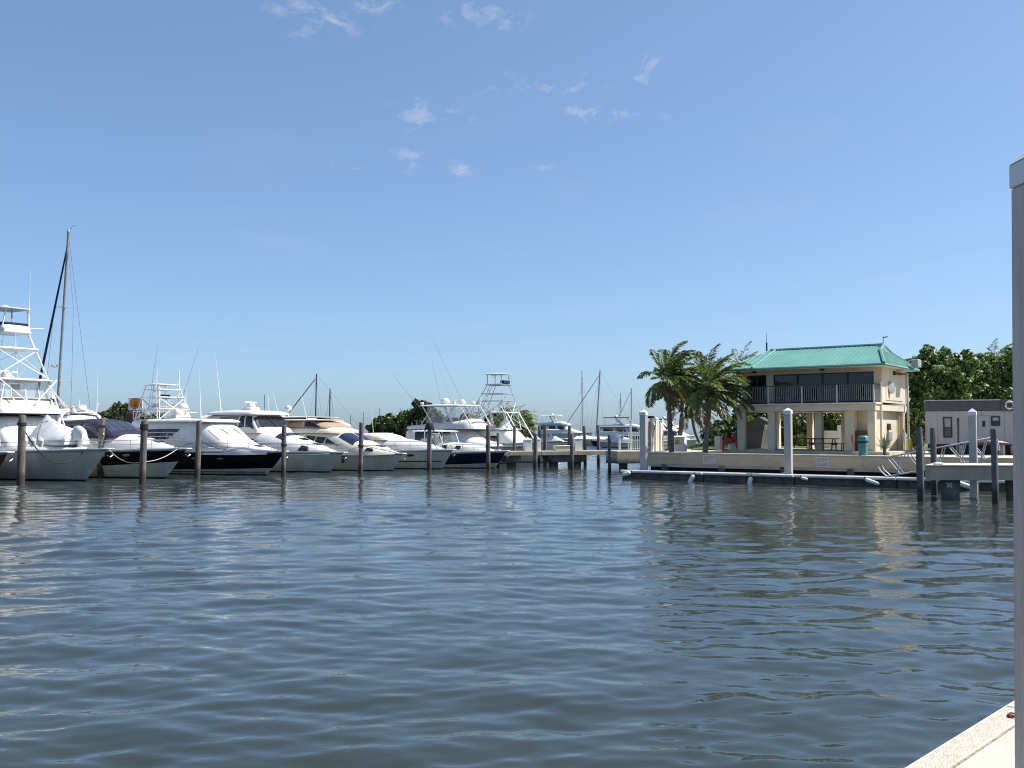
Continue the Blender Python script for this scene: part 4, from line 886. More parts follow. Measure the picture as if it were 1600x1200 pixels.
# small flag behind the palms
t = thing('flag', 'small drooping red and white flag on a staff left of the palm trunks', 'flag', G(1035, 92), 0)
tube('staff', alum, t, [(0, 0, 0), (.9, 0, ZY(640, 92))], .03)
for k in range(5):
    MB().grid([[(.35 + .12 * k + .1 * j, .04 * math.sin(j * 2 + k), ZY(672, 92) + .33 * k + .05 * j + dz) for j in range(5)] for dz in (0, .33)]).build('stripe', (reflm, whitep)[k % 2], t, True)

# ------------------------------------------------------------------ pilings
def piling(px, top, bot, w, label, m=None, group='slip pilings', wraps=(), Y=None, name='mooring_piling', cap=False, lean=0.0):
    Y = Y or CAM_Z * FOC / (bot - HOR); p = G(px, Y); zt = ZY(top, Y); r = w / FOC * Y / 2
    t = thing(name, label, 'piling', (p.x, p.y, 0), random.random() * 6, group)
    prof = [(r * 1.02, -1.0), (r * 1.03, .2), (r * 1.0, zt * .4), (r * .98, zt * .8), (r * .97, zt - .04), (r * .9, zt)]
    b = MB().lathe(prof, 14)
    lean = lean or random.uniform(-.022, .022)
    tl = random.uniform(-.25, .25); tx = random.uniform(-.25, .25)
    b.V = [(x, y, z + ((tl * x + tx * y) if z > zt - .1 else 0)) for x, y, z in b.V]
    b.V = [(x + lean * z + random.uniform(-.012, .012), y + random.uniform(-.012, .012), z) for x, y, z in b.V]
    b.build('shaft', m or wood, t, True, 50)
    for z in wraps:
        for k in range(3):
            zz = zt - z + k * .05; tube('rope_wrap', ropeb, t, [((r + .02) * math.cos(a) + lean * zz, (r + .02) * math.sin(a), zz + .01 * math.sin(a)) for a in [2 * PI * j / 12 for j in range(13)]], .028, 5)
    if cap: MB().lathe([(r * 1.25, zt - .02), (r * 1.25, zt + .05), (.04, zt + .35)], 12).build('cap', whitep, t)
    return p, zt
P1 = piling(35, 649, 757, 11.5, 'thick brown piling in front of the sportfisher, first from the left', wraps=(.5,), lean=.01)
P2 = piling(159, 653, 746, 9.5, 'weathered piling just right of the sportfisher bow', wraps=(.55,))
P3 = piling(224.5, 656, 756, 10, 'tall grey piling with broad head before the navy canvas cruiser', wraps=(.35, .5))
P4 = piling(310, 657, 746, 8.3, 'dark piling in front of the black motor yacht cabin')
P5 = piling(444, 664, 744, 7.6, 'piling at the bow of the black motor yacht', wraps=(1.3,))
P6 = piling(564, 660, 740.5, 7, 'piling in front of the brown canvas cruiser windshield', wraps=(1.6,))
P7 = piling(671, 662, 735, 6.8, 'piling draped in dark cloth between white cruiser and navy boat', wraps=(.15,))
P8 = piling(763, 665, 734, 6.4, 'piling at the foredeck of the navy blue boat')
for px, top, bot, w, lab in ((803, 665, 728, 5, 'piling standing before the tower boat cabin window'), (778, 677, 729, 4.2, 'short piling just left of the tower boat cabin')):
    piling(px, top, bot, w, lab, woodg, 'pier pilings')
piling(612.5, 676, 722, 4, 'small piling behind the low white cruiser cockpit', woodg, 'slip pilings')
t = thing('draped_cloth', 'dark cloth bundle draped over a piling head by the white cruiser', 'cloth', (P7[0].x, P7[0].y, P7[1]), 0)
Loft([(-.34, .1, -.55, -.3, 3, .9), (-.2, .22, -.42, .08, 2.6, .8), (0, .26, -.25, .14, 2.6, .8), (.2, .24, -.45, .06, 2.6, .8), (.36, .12, -.62, -.25, 3, .9)], 24, 1).body('bundle', blkcan, t, 14)
for px, top, bot, w, lab in ((836, 677, 733, 6.2, 'dark pier piling left of the white pedestals, in front of the walkway'), (893, 678, 733.5, 5.6, 'dark pier piling rising beside the grey dock box, front one of a pair'), (952, 680, 738, 5, 'slim dark pier piling nearest the concrete block')):
    piling(px, top, bot, w, lab, woodg, 'pier pilings')
for px, top, w, lab in ((851.5, 665, 5.6, 'pier piling behind the walkway, right of the white pedestal pair'), (842, 665, 4, 'thin pier piling behind the walkway by the left pedestal'), (889, 665.5, 5.5, 'pier piling behind the walkway, rear one of the pair by the dock box'), (914, 666, 4.6, 'reddish pier piling just right of the tall white pedestal'), (935, 664, 5, 'tall pier piling standing behind the walkway in open water')):
    piling(px, top, 0, w, lab, woodg if px != 914 else wood, 'pier pilings', Y=80.5)

# ------------------------------------------------------------------ concrete pier
def pier():
    a = G(788, 74.4); b = G(1012, 78); d = (b - a).normalized(); rz = math.atan2(d.y, d.x); Ln = (b - a).length
    t = thing('concrete_pier', 'long narrow concrete walkway pier on square caps between boats and land', 'pier', (a.x, a.y, 0), rz)
    n = 4; seg = Ln / n
    for k in range(n): box('deck_slab', conc, t, k * seg + .01, (k + 1) * seg - .01, 0, 2.0, .92, 1.25, .02)
    xs = lambda px: ((px - 800) / FOC * a.y - a.x) / (d.x - (px - 800) / FOC * d.y)
    for p0, p1, c in ((789, 815, (804,)), (857, 917, (870, 906)),):
        x0, x1 = xs(p0), xs(p1); m = MB(); m.prism3([(x0 - .0, .15, .92), (x0 + .25, .15, .38), (x1 - .25, .15, .38), (x1, .15, .92)], (0, 1.7, 0)); m.build('pile_cap', concd, t, bevel=.02)
        for q in c: x = xs(q); MB().box(x - .28, x + .28, .45, 1.2, -1, .40).build('pile', concd, t, bevel=.03)
        box('cap_edge', yellow, t, x1 - .02, x1 + .04, .13, .3, .5, .88)
    p = G(982, 72.5)
    t2 = thing('pier_block', 'square concrete pier head block standing on one round pile', 'pier', (p.x, p.y, 0), rz)
    box('block', conc, t2, -.95, 1.1, 0, 2.2, .38, 1.32, .03); MB().cyl(-.1, .8, -1, .4, .33, n=14).build('pile', concd, t2, True)
    # furniture on the pier
    def on(px, y, z=1.25): x = xs(px); q = a + d * x + Vector((-d.y, d.x, 0)) * y; return (q.x, q.y, z)
    for px, h, w, lab in ((907, 1.05, .30, 'tall white power pedestal on the pier with pointed top'), (844, 1.0, .22, 'slim white power pedestal on the pier between two pilings'), (828.5, .95, .28, 'wide white power pedestal on the pier, leftmost')):
        q = thing('power_pedestal', lab, 'pedestal', on(px, .7), rz, 'power pedestals on the pier')
        box('cabinet', whitep, q, -w, w, -w, w, 0, h * .92, .02)
        MB().add([(-w * 1.1, -w * 1.1, h * .92), (w * 1.1, -w * 1.1, h * .92), (w * 1.1, w * 1.1, h * .92), (-w * 1.1, w * 1.1, h * .92), (0, 0, h * 1.15)], [(0, 1, 4), (1, 2, 4), (2, 3, 4), (3, 0, 4), (3, 2, 1, 0)]).build('cap', whitep, q)
    q = thing('dock_box', 'low grey white dock box on the pier beside the paired pilings', 'box', on(884, .6), rz)
    box('chest', gelw, q, -.75, .75, -.3, .3, 0, .34, .03); box('lid', gelw, q, -.79, .79, -.33, .33, .343, .43, .03)
    q = thing('dock_box', 'long pale dock box on the pier behind the tall white pedestal', 'box', on(899, 1.1), rz)
    box('chest', greyp, q, -.6, .6, -.3, .3, 0, .36, .03); box('lid', whitep, q, -.63, .63, -.33, .33, .363, .43, .03)
    for px, h, lab in ((974, 1.15, 'thin white post on the pier right of the slim dark piling'), (991.5, 2.4, 'tall thin white post on the pier beside the guide post')):
        q = thing('pier_post', lab, 'post', on(px, .8, 1.25), rz, 'white posts on the pier'); box('post', whitep, q, -.07, .07, -.07, .07, 0, h, .01); box('post_cap', whitep, q, -.1, .1, -.1, .1, h, h + .06, .01)
    q = thing('pier_gate', 'pale lattice gate panel on the pier beside the first guide post', 'gate', on(998, 1.0), rz)
    for k in range(6): box('bar', whitep, q, -.5 + k * .2, -.46 + k * .2, -.03, .03, 0, 1.5)
    for z in (.1, .8, 1.45): box('rail', whitep, q, -.5, .55, -.02, .02, z, z + .05)
pier()
p = G(678, 79); t = thing('slip_sign', 'small white slip number plate reading 3 behind the draped piling', 'sign', (p.x, p.y, 0), 0)
box('post', woodg, t, -.08, .08, .03, .2, -1, ZY(676, 79)); box('plate', signw, t, -.42, .42, -.03, .02, ZY(691, 79), ZY(677, 79), .01)
def digit(body, m, parent, x, y, z, size, name='digit'):
    cu = bpy.data.curves.new('digit', 'FONT'); cu.body = body; cu.size = size; cu.extrude = .004; cu.align_x = 'CENTER'; cu.align_y = 'CENTER'
    o = bpy.data.objects.new('tmp', cu); COL.objects.link(o); dg = bpy.context.evaluated_depsgraph_get(); me = bpy.data.meshes.new_from_object(o.evaluated_get(dg)); bpy.data.objects.remove(o)
    me.materials.clear(); me.materials.append(m); q = bpy.data.objects.new(name, me); COL.objects.link(q); q.parent = parent; q.location = (x, y, z); q.rotation_euler = (PI / 2, 0, 0); return q
digit('3', rubber, t, 0, -.038, ZY(684, 79), .75)

# ------------------------------------------------------------------ floating dock and guide posts
FA = Vector((6.5, 57.3)); FDIR = Vector((.82, -.572)); FRZ = math.atan2(-.572, .82)
bumpw = mat('bumper_white', (.80, .79, .76), .5, .12, 2)
def float_dock():
    t = thing('floating_dock', 'long low dark floating dock with white edge in front of the seawall', 'dock', (FA.x, FA.y, 0), FRZ)
    lens = [0, 5.2, 10.4, 15.6, 20.8, 27]
    for a, b in zip(lens, lens[1:]):
        box('float_section', floatm, t, a + .02, b - .02, .06, 2.0, -.3, .40, .04); box('deck', plank, t, a + .01, b - .01, .0, 2.05, .403, .47, .01)
        tube('edge_bumper', bumpw, t, [(a + .03, -.06, .46), (b - .03, -.06, .46)], .085, 10)
        for k in range(5): box('waler_bolt', rubber, t, a + .5 + k * 1.0, a + .58 + k * 1.0, .02, .055, .2, .28)
float_dock()
def guide_post(px, Y, top, label, r=.19):
    p = G(px, Y); zt = ZY(top, Y); t = thing('guide_post', label, 'post', (p.x, p.y, 0), R(-32), 'white guide posts')
    box('shaft', postw, t, -r, r, -r, r, -1, zt - .33, .025)
    c = r * 1.08
    MB().box(-c, c, -c, c, zt - .34, zt - .16).build('collar', whitep, t, bevel=.01)
    MB().add([(-c, -c, zt - .158), (c, -c, zt - .158), (c, c, zt - .158), (-c, c, zt - .158), (0, 0, zt)], [(0, 1, 4), (1, 2, 4), (2, 3, 4), (3, 0, 4), (3, 2, 1, 0)]).build('pyramid_cap', whitep, t)
    for k in range(2): box('roller_bracket', galum, t, -r - .06, r + .06, -r - .06, -r - .005, .42 + .12 * k, .48 + .12 * k)
guide_post(1005.5, 58.2, 640, 'square white guide post with pointed cap left of the palms')
guide_post(1231, 52.8, 637, 'square white guide post with pointed cap before the building')
guide_post(1519, 45.0, 638, 'square white guide post with pointed cap before the trailer', .165)
def fender(px, label, tilt, dz=.1, l=.62, r=.13, flat=False):
    u = (px - 800) / FOC; s = (u * FA.y - FA.x) / (FDIR.x - u * FDIR.y); p = FA + FDIR * s
    t = thing('dock_fender', label, 'fender', (p.x - .1, p.y - .14, .40), FRZ, 'fenders on the floating dock')
    ax = Vector((tilt, -.2, -1)).normalized()
    MB().lathe([(.03, 0), (r * .8, .05), (r, .12), (r, l - .1), (r * .75, l - .02), (.04, l)], 12, tuple(ax * .04), tuple(ax)).build('bumper', whitep, t, True, 60)
    tube('fender_rope', ropeb, t, [(0, .16, .1), (0, .05, .12), tuple(ax * .05)], .02)
fender(1086, 'white fender tilting left into the water below the left notice', -.55); fender(1174, 'white fender hanging nearly upright off the float, second from left', -.12, l=.66)
fender(988, 'white fender floating flat at the left tip of the floating dock', -3.5, l=.55); fender(1250, 'pale fender lying flat along the float edge right of the guide post', 4.0, l=.4, r=.08); fender(1350, 'long white fender lying along the float near the gangway foot', 3.2, l=.75, r=.1)
fender(1490, 'white fender seen under the near pier beside a round column', 3.0, l=.8)

# ------------------------------------------------------------------ gangway
def gangway():
    a = G(1379, 49.2, .50); b = G(1549, 46.7, 1.56); t = thing('gangway', 'aluminium truss gangway sloping from the floating dock up to the wall', 'gangway', (0, 0, 0))
    d = (b - a); side = Vector((-d.y, d.x, 0)).normalized(); n = 10; h = Vector((0, 0, .98))
    for o in (0, 1.15):
        q = side * o
        tube('bottom_chord', galum, t, [a + q, b + q], .045); tube('top_chord', galum, t, [a + q + d * .03 + h, b + q + h, b + q + h * .8 + d * .035, b + q + d * .045 + h * .3], .045)
        tube('foot_curve', galum, t, [a + q + d * .03, a + q - d * .03 + h * .35, a + q - d * .055 + h * .6, a + q - d * .05 + h * .75], .035)
        for k in range(n):
            s0 = .03 + .96 * k / n; s1 = .03 + .96 * (k + .55) / n
            if k % 2 == 0: tube('diagonal', galum, t, [a + q + d * s0 + h, a + q + d * min(1, s0 + .13)], .03)
            else: tube('diagonal', galum, t, [a + q + d * s0, a + q + d * min(1, s0 + .05) + h], .03)
    for k in range(24):
        s = k / 24; c0 = a + d * s + side * .05; c1 = c0 + side * 1.05; c2 = c1 + d * .036; c3 = c0 + d * .036
        MB().prism3([c0, c3, c2, c1], (0, 0, .035)).build('tread', galum, t)
gangway()

# ------------------------------------------------------------------ near concrete pier on the right
def near_pier():
    a = Vector((16.98, 39.6, 0)); rz = math.atan2(-.8, 13)
    t = thing('near_pier', 'thick grey concrete pier slab on round columns at right', 'pier', tuple(a), rz)
    sk = 1.25
    for k in range(3):
        e0 = 0 if k else sk
        MB().prism([(k * 4.6 + .01, 0), ((k + 1) * 4.6 - .01, 0), ((k + 1) * 4.6 - .01, 2.4), (k * 4.6 + .01 + e0, 2.4)], .84, 1.42).build('deck_slab', conc, t, bevel=.02)
        MB().prism([(k * 4.6 - .01, -.03), ((k + 1) * 4.6 - .03, -.03), ((k + 1) * 4.6 - .03, 2.43), (k * 4.6 - .01 + e0, 2.43)], 1.423, 1.47).build('deck_topping', concl, t, bevel=.01)
    for x, n in ((1.2, 0), (3.85, 1), (7.5, 2)):
        MB().lathe([(.36, -1), (.36, .2), (.37, .5), (.40, .842)], 18, (x, .55, 0)).build('column', concd, t, True, 50)
    digit('30', whitep, t, 1.02, .155, .62, .26, 'painted_number')
    box('chock', whitep, t, .45, .8, .1, .4, 1.473, 1.56, .03)
near_pier()
piling(1436, 668.5, 783, 10.4, 'dark grey piling with square shoulder at the near pier corner', woodg, 'near pier pilings')
piling(1457, 669, 779, 9.0, 'dark grey piling behind the near pier left corner', woodg, 'near pier pilings', Y=43.2)
piling(1552, 670.5, 787, 9.5, 'dark grey piling in front of the near pier right part', woodg, 'near pier pilings')
piling(1494.5, 653, 0, 2.6, 'thin dark pole standing before the trailer window', rubber, 'near pier pilings', Y=50, name='thin_pole')

# ------------------------------------------------------------------ boathouse building
BA = Vector((14.3, 61.0)); L_ = 8.5; D_ = 6.6
def W2(px, y=0.0):
    """distance along the front for a photo column, at depth y behind the front line"""
    u = (px - 800) / FOC; ax, ay = BA.x + BD.x * y, BA.y + BD.y * y; return (u * ay - ax) / (FD.x - u * FD.y)
def building():
    t = thing('dock_house', 'two storey cream dockmaster house with teal metal hip roof and balcony', 'building', (BA.x, BA.y, LAND_Z), RZ)
    box('porch_slab', conc, t, -.7, L_ + 1.0, -.75, D_ + .4, -.05, .15, .02)
    def col(x0, x1, y0, y1, z0=.15, z1=2.55, nm='column'): return box(nm, cream, t, x0, x1, y0, y1, z0, z1, .015)
    col(0, .42, 0, .42); x = W2(1199); col(x, x + .42, 0, .42); x = W2(1262); col(x, x + .42, 1.2, 1.62); x = W2(1316, 0); col(x, x + .5, .35, 6.0, nm='wall')
    col(L_ - .42, L_, 0, .42)
    box('wall', cream, t, W2(1316) + .5, L_ - .25, 1.3, 1.5, .15, 2.55); box('wall', cream, t, L_ - .45, L_ - .25, 1.5, D_ - .62, .15, 2.55)
    for x in (0, 2.3, 4.6): col(x, x + .38, D_ - .5, D_ - .12)
    col(L_ - .45, L_ + .02, D_ - .6, D_ - .1)
    box('corner_line', rubber, t, W2(1329), W2(1329) + .02, 1.27, 1.3, .2, 2.5)  # thin black strip marking the line at the wall corner
    # first floor
    box('floor_beam', cream, t, -.05, L_ + .05, -.02, D_ + .05, 2.553, 2.93, .01); box('balcony_edge', creamd, t, -.2, L_ + .12, -.2, 1.2, 2.933, 3.03, .012)
    # upper walls
    box('upper_wall', cream, t, L_ - .05, L_ + .13, 1.15, D_, 3.03, 5.22, .01); box('upper_wall', cream, t, -.05, .12, 1.15, D_, 3.03, 5.22, .01); box('upper_wall', cream, t, .12, L_ - .05, D_ - .2, D_, 3.03, 5.22)
    fy = 1.12
    xa, xb, xc, xd = .22, W2(1198, fy), W2(1209, fy), W2(1366, fy)
    box('front_wall', cream, t, -.07, xa, fy, fy + .2, 3.035, 5.22); box('front_wall', cream, t, xb, xc, fy, fy + .2, 3.035, 5.22); box('front_wall', cream, t, xd, L_ - .052, fy, fy + .2, 3.035, 5.22)
    box('header', cream, t, xa, xb, fy, fy + .2, 4.9, 5.22); box('header', cream, t, xc, xd, fy, fy + .2, 4.9, 5.22)
    def glazing(x0, x1, n):
        f = MB(); wd = (x1 - x0) / n
        for k in range(n):
            w = box('window', frame, t, x0 + k * wd + .005, x0 + k * wd + .055, fy + .04, fy + .12, 3.04, 4.9); w2 = box('stile', frame, w, x0 + (k + 1) * wd - .055, x0 + (k + 1) * wd - .005, fy + .04, fy + .12, 3.04, 4.9)
            box('top_rail', frame, w, x0 + k * wd + .055, x0 + (k + 1) * wd - .055, fy + .045, fy + .115, 4.83, 4.9); box('bottom_rail', frame, w, x0 + k * wd + .055, x0 + (k + 1) * wd - .055, fy + .045, fy + .115, 3.04, 3.16)
            box('pane', smokeg, w, x0 + k * wd + .055, x0 + (k + 1) * wd - .055, fy + .075, fy + .085, 3.16, 4.83)
    glazing(xa, xb, 2); glazing(xc, xd, 4)
    # something inside: back partition and furniture
    box('partition', creamd, t, 2.2, 2.3, 1.6, 5.5, 3.03, 5.2); box('ceiling', creamd, t, .13, L_ - .06, 1.4, D_ - .21, 5.12, 5.2)
    for x in (3.2, 4.7, 6.4): box('desk', brownw, t, x, x + 1.1, 3.0, 3.7, 3.05, 3.8, .02)
    # fascia light fittings
    for px in (1178, 1284): x = W2(px, .6); box('soffit_lamp', rubber, t, x - .12, x + .12, .6, .85, 5.02, 5.2, .04)
    # railing
    for x in np.arange(0, 5) * (L_ / 4): box('rail_post', creamd, t, x - .03, x + .03, -.16, -.10, 3.031, 4.08)
    box('top_rail', railm, t, -.05, L_ + .05, -.17, -.09, 4.08, 4.14); box('bottom_rail', railm, t, -.05, L_ + .05, -.15, -.11, 3.1, 3.14)
    bb = box('baluster', balus, t, -.014, .014, -.014, .014, 3.145, 4.078); nb = 76
    bb.location = (.08, -.13, 0)
    for k in range(1, nb): share(bb, t, (.08 + k * (L_ - .16) / (nb - 1), -.13, 0))
    box('side_rail', railm, t, L_ + .0, L_ + .06, -.09, 1.14, 4.08, 4.14)
    for k in range(9): share(bb, t, (L_ + .03, -.02 + k * .125, 0))
    box('rail_mesh', railm, t, .02, L_ - .02, -.105, -.1, 3.15, 3.2)
    # balcony furniture is dark and low
    # roof
    ey0, ey1, ex0, ex1, ez, rz_, ym = -.62, D_ + .6, -.55, L_ + .75, 5.24, 6.62, D_ / 2
    R0 = (.95, ym, rz_); R2 = (L_ - .35, ym, rz_); ga = (L_ - .12, ym - .95, 6.22); gb = (L_ - .12, ym + .95, 6.22)
    yf = lambda z: ey0 + (z - ez) / (rz_ - ez) * (ym - ey0)
    ga = (L_ - .20, yf(6.2), 6.2); gb = (L_ - .20, 2 * ym - yf(6.2), 6.2)
    E = [(ex0, ey0, ez), (ex1, ey0, ez), (ex1, ey1, ez), (ex0, ey1, ez)]
    def slab(name, poly, m=tealroof, th=.07): return MB().prism3([Vector(p) - Vector((0, 0, th)) for p in poly], (0, 0, th)).build(name, m, rf)
    rf = MB().prism3([(ex0 + .06, ey0 + .06, ez - .10), (ex1 - .06, ey0 + .06, ez - .10), (ex1 - .06, ey1 - .06, ez - .10), (ex0 + .06, ey1 - .06, ez - .10)], (0, 0, .025)).build('roof', creamd, t)
    slab('roof_plane', [E[0], E[1], ga, R2, R0]); slab('roof_plane', [E[3], R0, R2, gb, E[2]]); slab('roof_plane', [E[0], R0, E[3]]); slab('roof_plane', [E[1], E[2], gb, ga])
    slab('gablet', [ga, gb, (R2[0] + .04, ym, rz_)], greyr, .02)
    def bar(name, a, b, w=.05, h=.05, m=tealroof, par=None): tube(name, m, rf, [Vector(a) + Vector((0, 0, h * .4)), Vector(b) + Vector((0, 0, h * .4))], w, 5)
    bar('ridge_cap', R0, R2, .085, .08); bar('hip_cap', E[0], R0, .06); bar('hip_cap', E[1], ga, .09, .1); bar('hip_cap', ga, R2, .09, .1); bar('hip_cap', E[2], gb, .06); bar('hip_cap', gb, R2, .07)
    for a, b in ((0, 1), (1, 2), (3, 0)): bar('eave_trim', Vector(E[a]) - Vector((0, 0, .05)), Vector(E[b]) - Vector((0, 0, .05)), .07, 0)
    def hitx(x):   # top of a front seam at x
        if x < R0[0]: return (x - ex0) / (R0[0] - ex0)
        if x > ga[0]: return (ex1 - x) / (ex1 - ga[0]) * (6.2 - ez) / (rz_ - ez)
        return 1.0 if x < R2[0] else 1 - (x - R2[0]) / (ga[0] - R2[0]) * (1 - (6.2 - ez) / (rz_ - ez))
    x = ex0 + .25
    while x < ex1 - .1:
        k = max(.02, hitx(x)) * .99; big = abs(x - 1.15) < .16
        bar('roof_seam', (x, ey0 + .01, ez), (x, ey0 + (ym - ey0) * k, ez + (rz_ - ez) * k), .022 if x > 1.3 else .034, .02)
        x += .30 if x > 1.3 else .36
    bar('roof_rib', (1.28, ey0, ez), (1.28, ym, rz_), .085, .08)
    y = ey0 + .3
    while y < ey1 - .2:
        k = min((y - ey0) / (ga[1] - ey0), (ey1 - y) / (ey1 - gb[1]), 1) * .99
        bar('roof_seam', (ex1, y, ez), (ex1 + (ga[0] - ex1) * k, y, ez + (6.2 - ez) * k), .028, .02); y += .32
    # roof fittings
    tube('lightning_rod', rubber, rf, [(.7, ym, rz_ - .2), (.7, ym, rz_ + .55)], .05); tube('roof_antenna', galum, rf, [(.7, ym, rz_ + .5), (.68, ym, rz_ + 1.2)], .02)
    wv = tube('weather_mast', galum, rf, [(R2[0], ym, rz_), (R2[0], ym, rz_ + .55)], .03); tube('weather_vane', galum, rf, [(R2[0] - .02, ym, rz_ + .45), (R2[0] + .28, ym, rz_ + .5)], .04)
    # right side wall fittings
    def pipe(y, z0, z1, x=L_ + .19, r=.06): tube('downpipe', creamd, t, [(x, y, z0), (x, y, z1)], r, 8)
    pipe(1.0, .2, 4.3, L_ + .08, .075); pipe(D_ - .15, .15, 5.0, L_ + .22, .07); pipe(D_ - .9, .15, 2.5, L_ - .16, .04); pipe(D_ - .6, .15, 2.3, L_ - .16, .04)
    box('side_panel', cream, t, L_ + .14, L_ + .16, 1.9, 5.6, 3.2, 4.2); 
    MB().lathe([(.02, 0), (.34, .03), (.38, .09), (.36, .1), (.02, .05)], 16, (L_ + .2, 2.6, 3.95), (1, -.3, .1)).build('grey_dish', greyp, t, True)  # shallow grey disc on the side wall
    box('wall_lamp', rubber, t, L_ + .135, L_ + .28, 3.5, 3.65, 4.75, 5.0, .02); box('wall_lamp', brownw, t, L_ + .135, L_ + .5, 4.2, 5.2, 4.83, 4.92)
    box('fire_box', maroon, t, L_ - .245, L_ - .12, 3.4, 3.85, 1.4, 1.8, .02); box('meter_box', greyp, t, L_ - .245, L_ - .1, 3.3, 4.0, .75, 1.3, .02)
    box('floodlight', greyp, t, ex1 + .1, ex1 + .5, ey1 - 2.3, ey1 - 1.4, ez + .05, ez + .55, .04); tube('floodlight_arm', greyp, t, [(ex1 - .1, ey1 - 1.8, ez - .1), (ex1 + .3, ey1 - 1.8, ez + .1)], .04)
    return t
building()
def BP(x, y, z=LAND_Z + .15): q = BA + FD * x + BD * y; return (q.x, q.y, z)
# things on the porch and quay
def picnic(label, loc, rz):
    t = thing('picnic_table', label, 'table', loc, rz, 'picnic tables')
    for k in range(5): box('table_plank', brownw, t, -.9, .9, -.375 + k * .152, -.235 + k * .152, .70, .745, .006)
    for s in (-1, 1):
        for k in range(2): box('bench_plank', brownw, t, -.9, .9, s * (.62 + .14 * k) - .065, s * (.62 + .14 * k) + .065, .42, .46, .006)
        for x in (-.62, .62):
            MB().prism3([(x, s * .22, .699), (x, s * .34, .699), (x, s * .72, 0), (x, s * .60, 0)], (.045, 0, 0)).build('leg', brownw, t)
    for x in (-.66, .67): box('bench_bearer', brownw, t, x - .02, x + .02, -.78, .78, .33, .418)
picnic('dark wooden picnic table under the porch by the middle column', BP(4.95, 1.5), RZ + .1); picnic('dark wooden picnic table under the porch behind the guide post', BP(3.1, 2.6), RZ + .2)
def chair(label, loc, rz, m):
    t = thing('porch_chair', label, 'chair', loc, rz, 'porch chairs'); box('seat', m, t, -.25, .25, -.25, .25, .40, .45, .01)
    box('backrest', m, t, -.25, .25, .25, .30, .45, .95, .01)
    for x in (-.22, .22):
        for y in (-.22, .24): box('leg', m, t, x - .02, x + .02, y - .02, y + .02, 0, .399)
chair('dark chair on the porch beside the brown cabinet', BP(7.1, .7), RZ + 2.4, brownw); chair('grey chair on the porch right of the picnic table', BP(6.35, 1.5), RZ - 1, greyr)
chair('dark chair on the balcony behind the middle railing', BP(4.3, .45, LAND_Z + 3.04), RZ, rubber); chair('dark chair on the balcony near its right end', BP(7.4, .45, LAND_Z + 3.04), RZ + .5, rubber); chair('dark chair on the balcony left of the middle one', BP(3.6, .5, LAND_Z + 3.04), RZ - .6, rubber)
t = thing('brown_cabinet', 'tall brown board cabinet against the recessed porch wall', 'cabinet', BP(7.35, .95), RZ); box('carcass', brownw, t, -.5, .5, -.2, .25, 0, 1.22, .02); box('door', brownw, t, -.45, -.02, -.225, -.203, .05, 1.18, .005); box('door', brownw, t, .02, .45, -.225, -.203, .05, 1.18, .005)
t = thing('blue_banner_pole', 'bright blue rolled pole standing beside the second porch column', 'pole', BP(W2(1211, .3), .3), RZ); tube('rolled_cloth', bluep, t, [(0, 0, .12), (0, 0, 2.35)], .07, 8); MB().lathe([(.2, 0), (.2, .05), (.08, .12)], 12).build('base', bluep, t, True)
t = thing('garden_shed', 'small grey shed with pitched roof seen through the left porch bay', 'shed', G(1181, 68.5, LAND_Z + .03), RZ + .2)
box('wall', shedm, t, -1.4, 1.4, 0, 1.8, 0, 1.55); MB().prism3([(-1.6, -.15, 1.55), (1.6, -.15, 1.55), (.3, -.15, 2.25)], (0, 2.1, 0)).build('roof', shedm, t); MB().prism3([(-1.62, -.17, 1.57), (.3, -.17, 2.28), (.3, -.17, 2.31), (-1.65, -.17, 1.6)], (0, 2.14, 0)).build('roof_sheet', greyp, t)
for k in range(3):
    t = thing('pale_board', ('leftmost', 'middle', 'rightmost')[k] + ' pale board leaning together beside the grey shed', 'board', G(1190 + 4.5 * k, 66.6 - .1 * k, LAND_Z + .03), RZ, 'boards leaning by the shed'); MB().prism3([(-.12, 0, 0), (.1, 0, 0), (.2, .5, 1.7 - .15 * k), (0, .5, 1.75 - .15 * k)], (0, .05, 0)).build('board', creamd, t, bevel=.02)
t = thing('white_planter_wall', 'stepped low white wall behind the porch picnic table', 'wall', G(1286, 69.5, LAND_Z), RZ); box('lower_step', whitep, t, -.3, 1.0, 0, .3, 0, 1.35, .01); box('upper_step', whitep, t, 1.003, 2.2, 0, .3, 0, 1.75, .01)
# trash bin
t = thing('trash_bin', 'teal litter bin with domed lid at the quay edge', 'bin', G(1347.5, 52.9, LAND_Z + .012), RZ)
MB().lathe([(.25, 0), (.26, .06), (.27, .62), (.28, .66)], 8).build('body', tealcan, t, bevel=.01); box('opening_band', rubber, t, -.22, .22, -.22, .22, .662, .78); MB().lathe([(.30, .78), (.31, .84), (.28, 1.0), (.2, 1.08)], 8).build('lid', tealcan, t, bevel=.01)
# utility box
t = thing('utility_box', 'white utility cabinet with yellow label between the palm trunks', 'cabinet', G(1063, 62.6, LAND_Z), RZ + .15)
box('cabinet', whitep, t, -.34, .34, -.3, .3, 0, .92, .02); MB().prism3([(-.37, -.33, .923), (.37, -.33, .923), (.37, .33, 1.0), (-.37, .33, 1.0)], (0, 0, .035)).build('lid', whitep, t); box('yellow_label', yellow, t, -.30, .02, -.312, -.302, .45, .8)
for k in range(3): box('label_line', rubber, t, -.26, -.03, -.3165, -.3125, .5 + .09 * k, .525 + .09 * k)
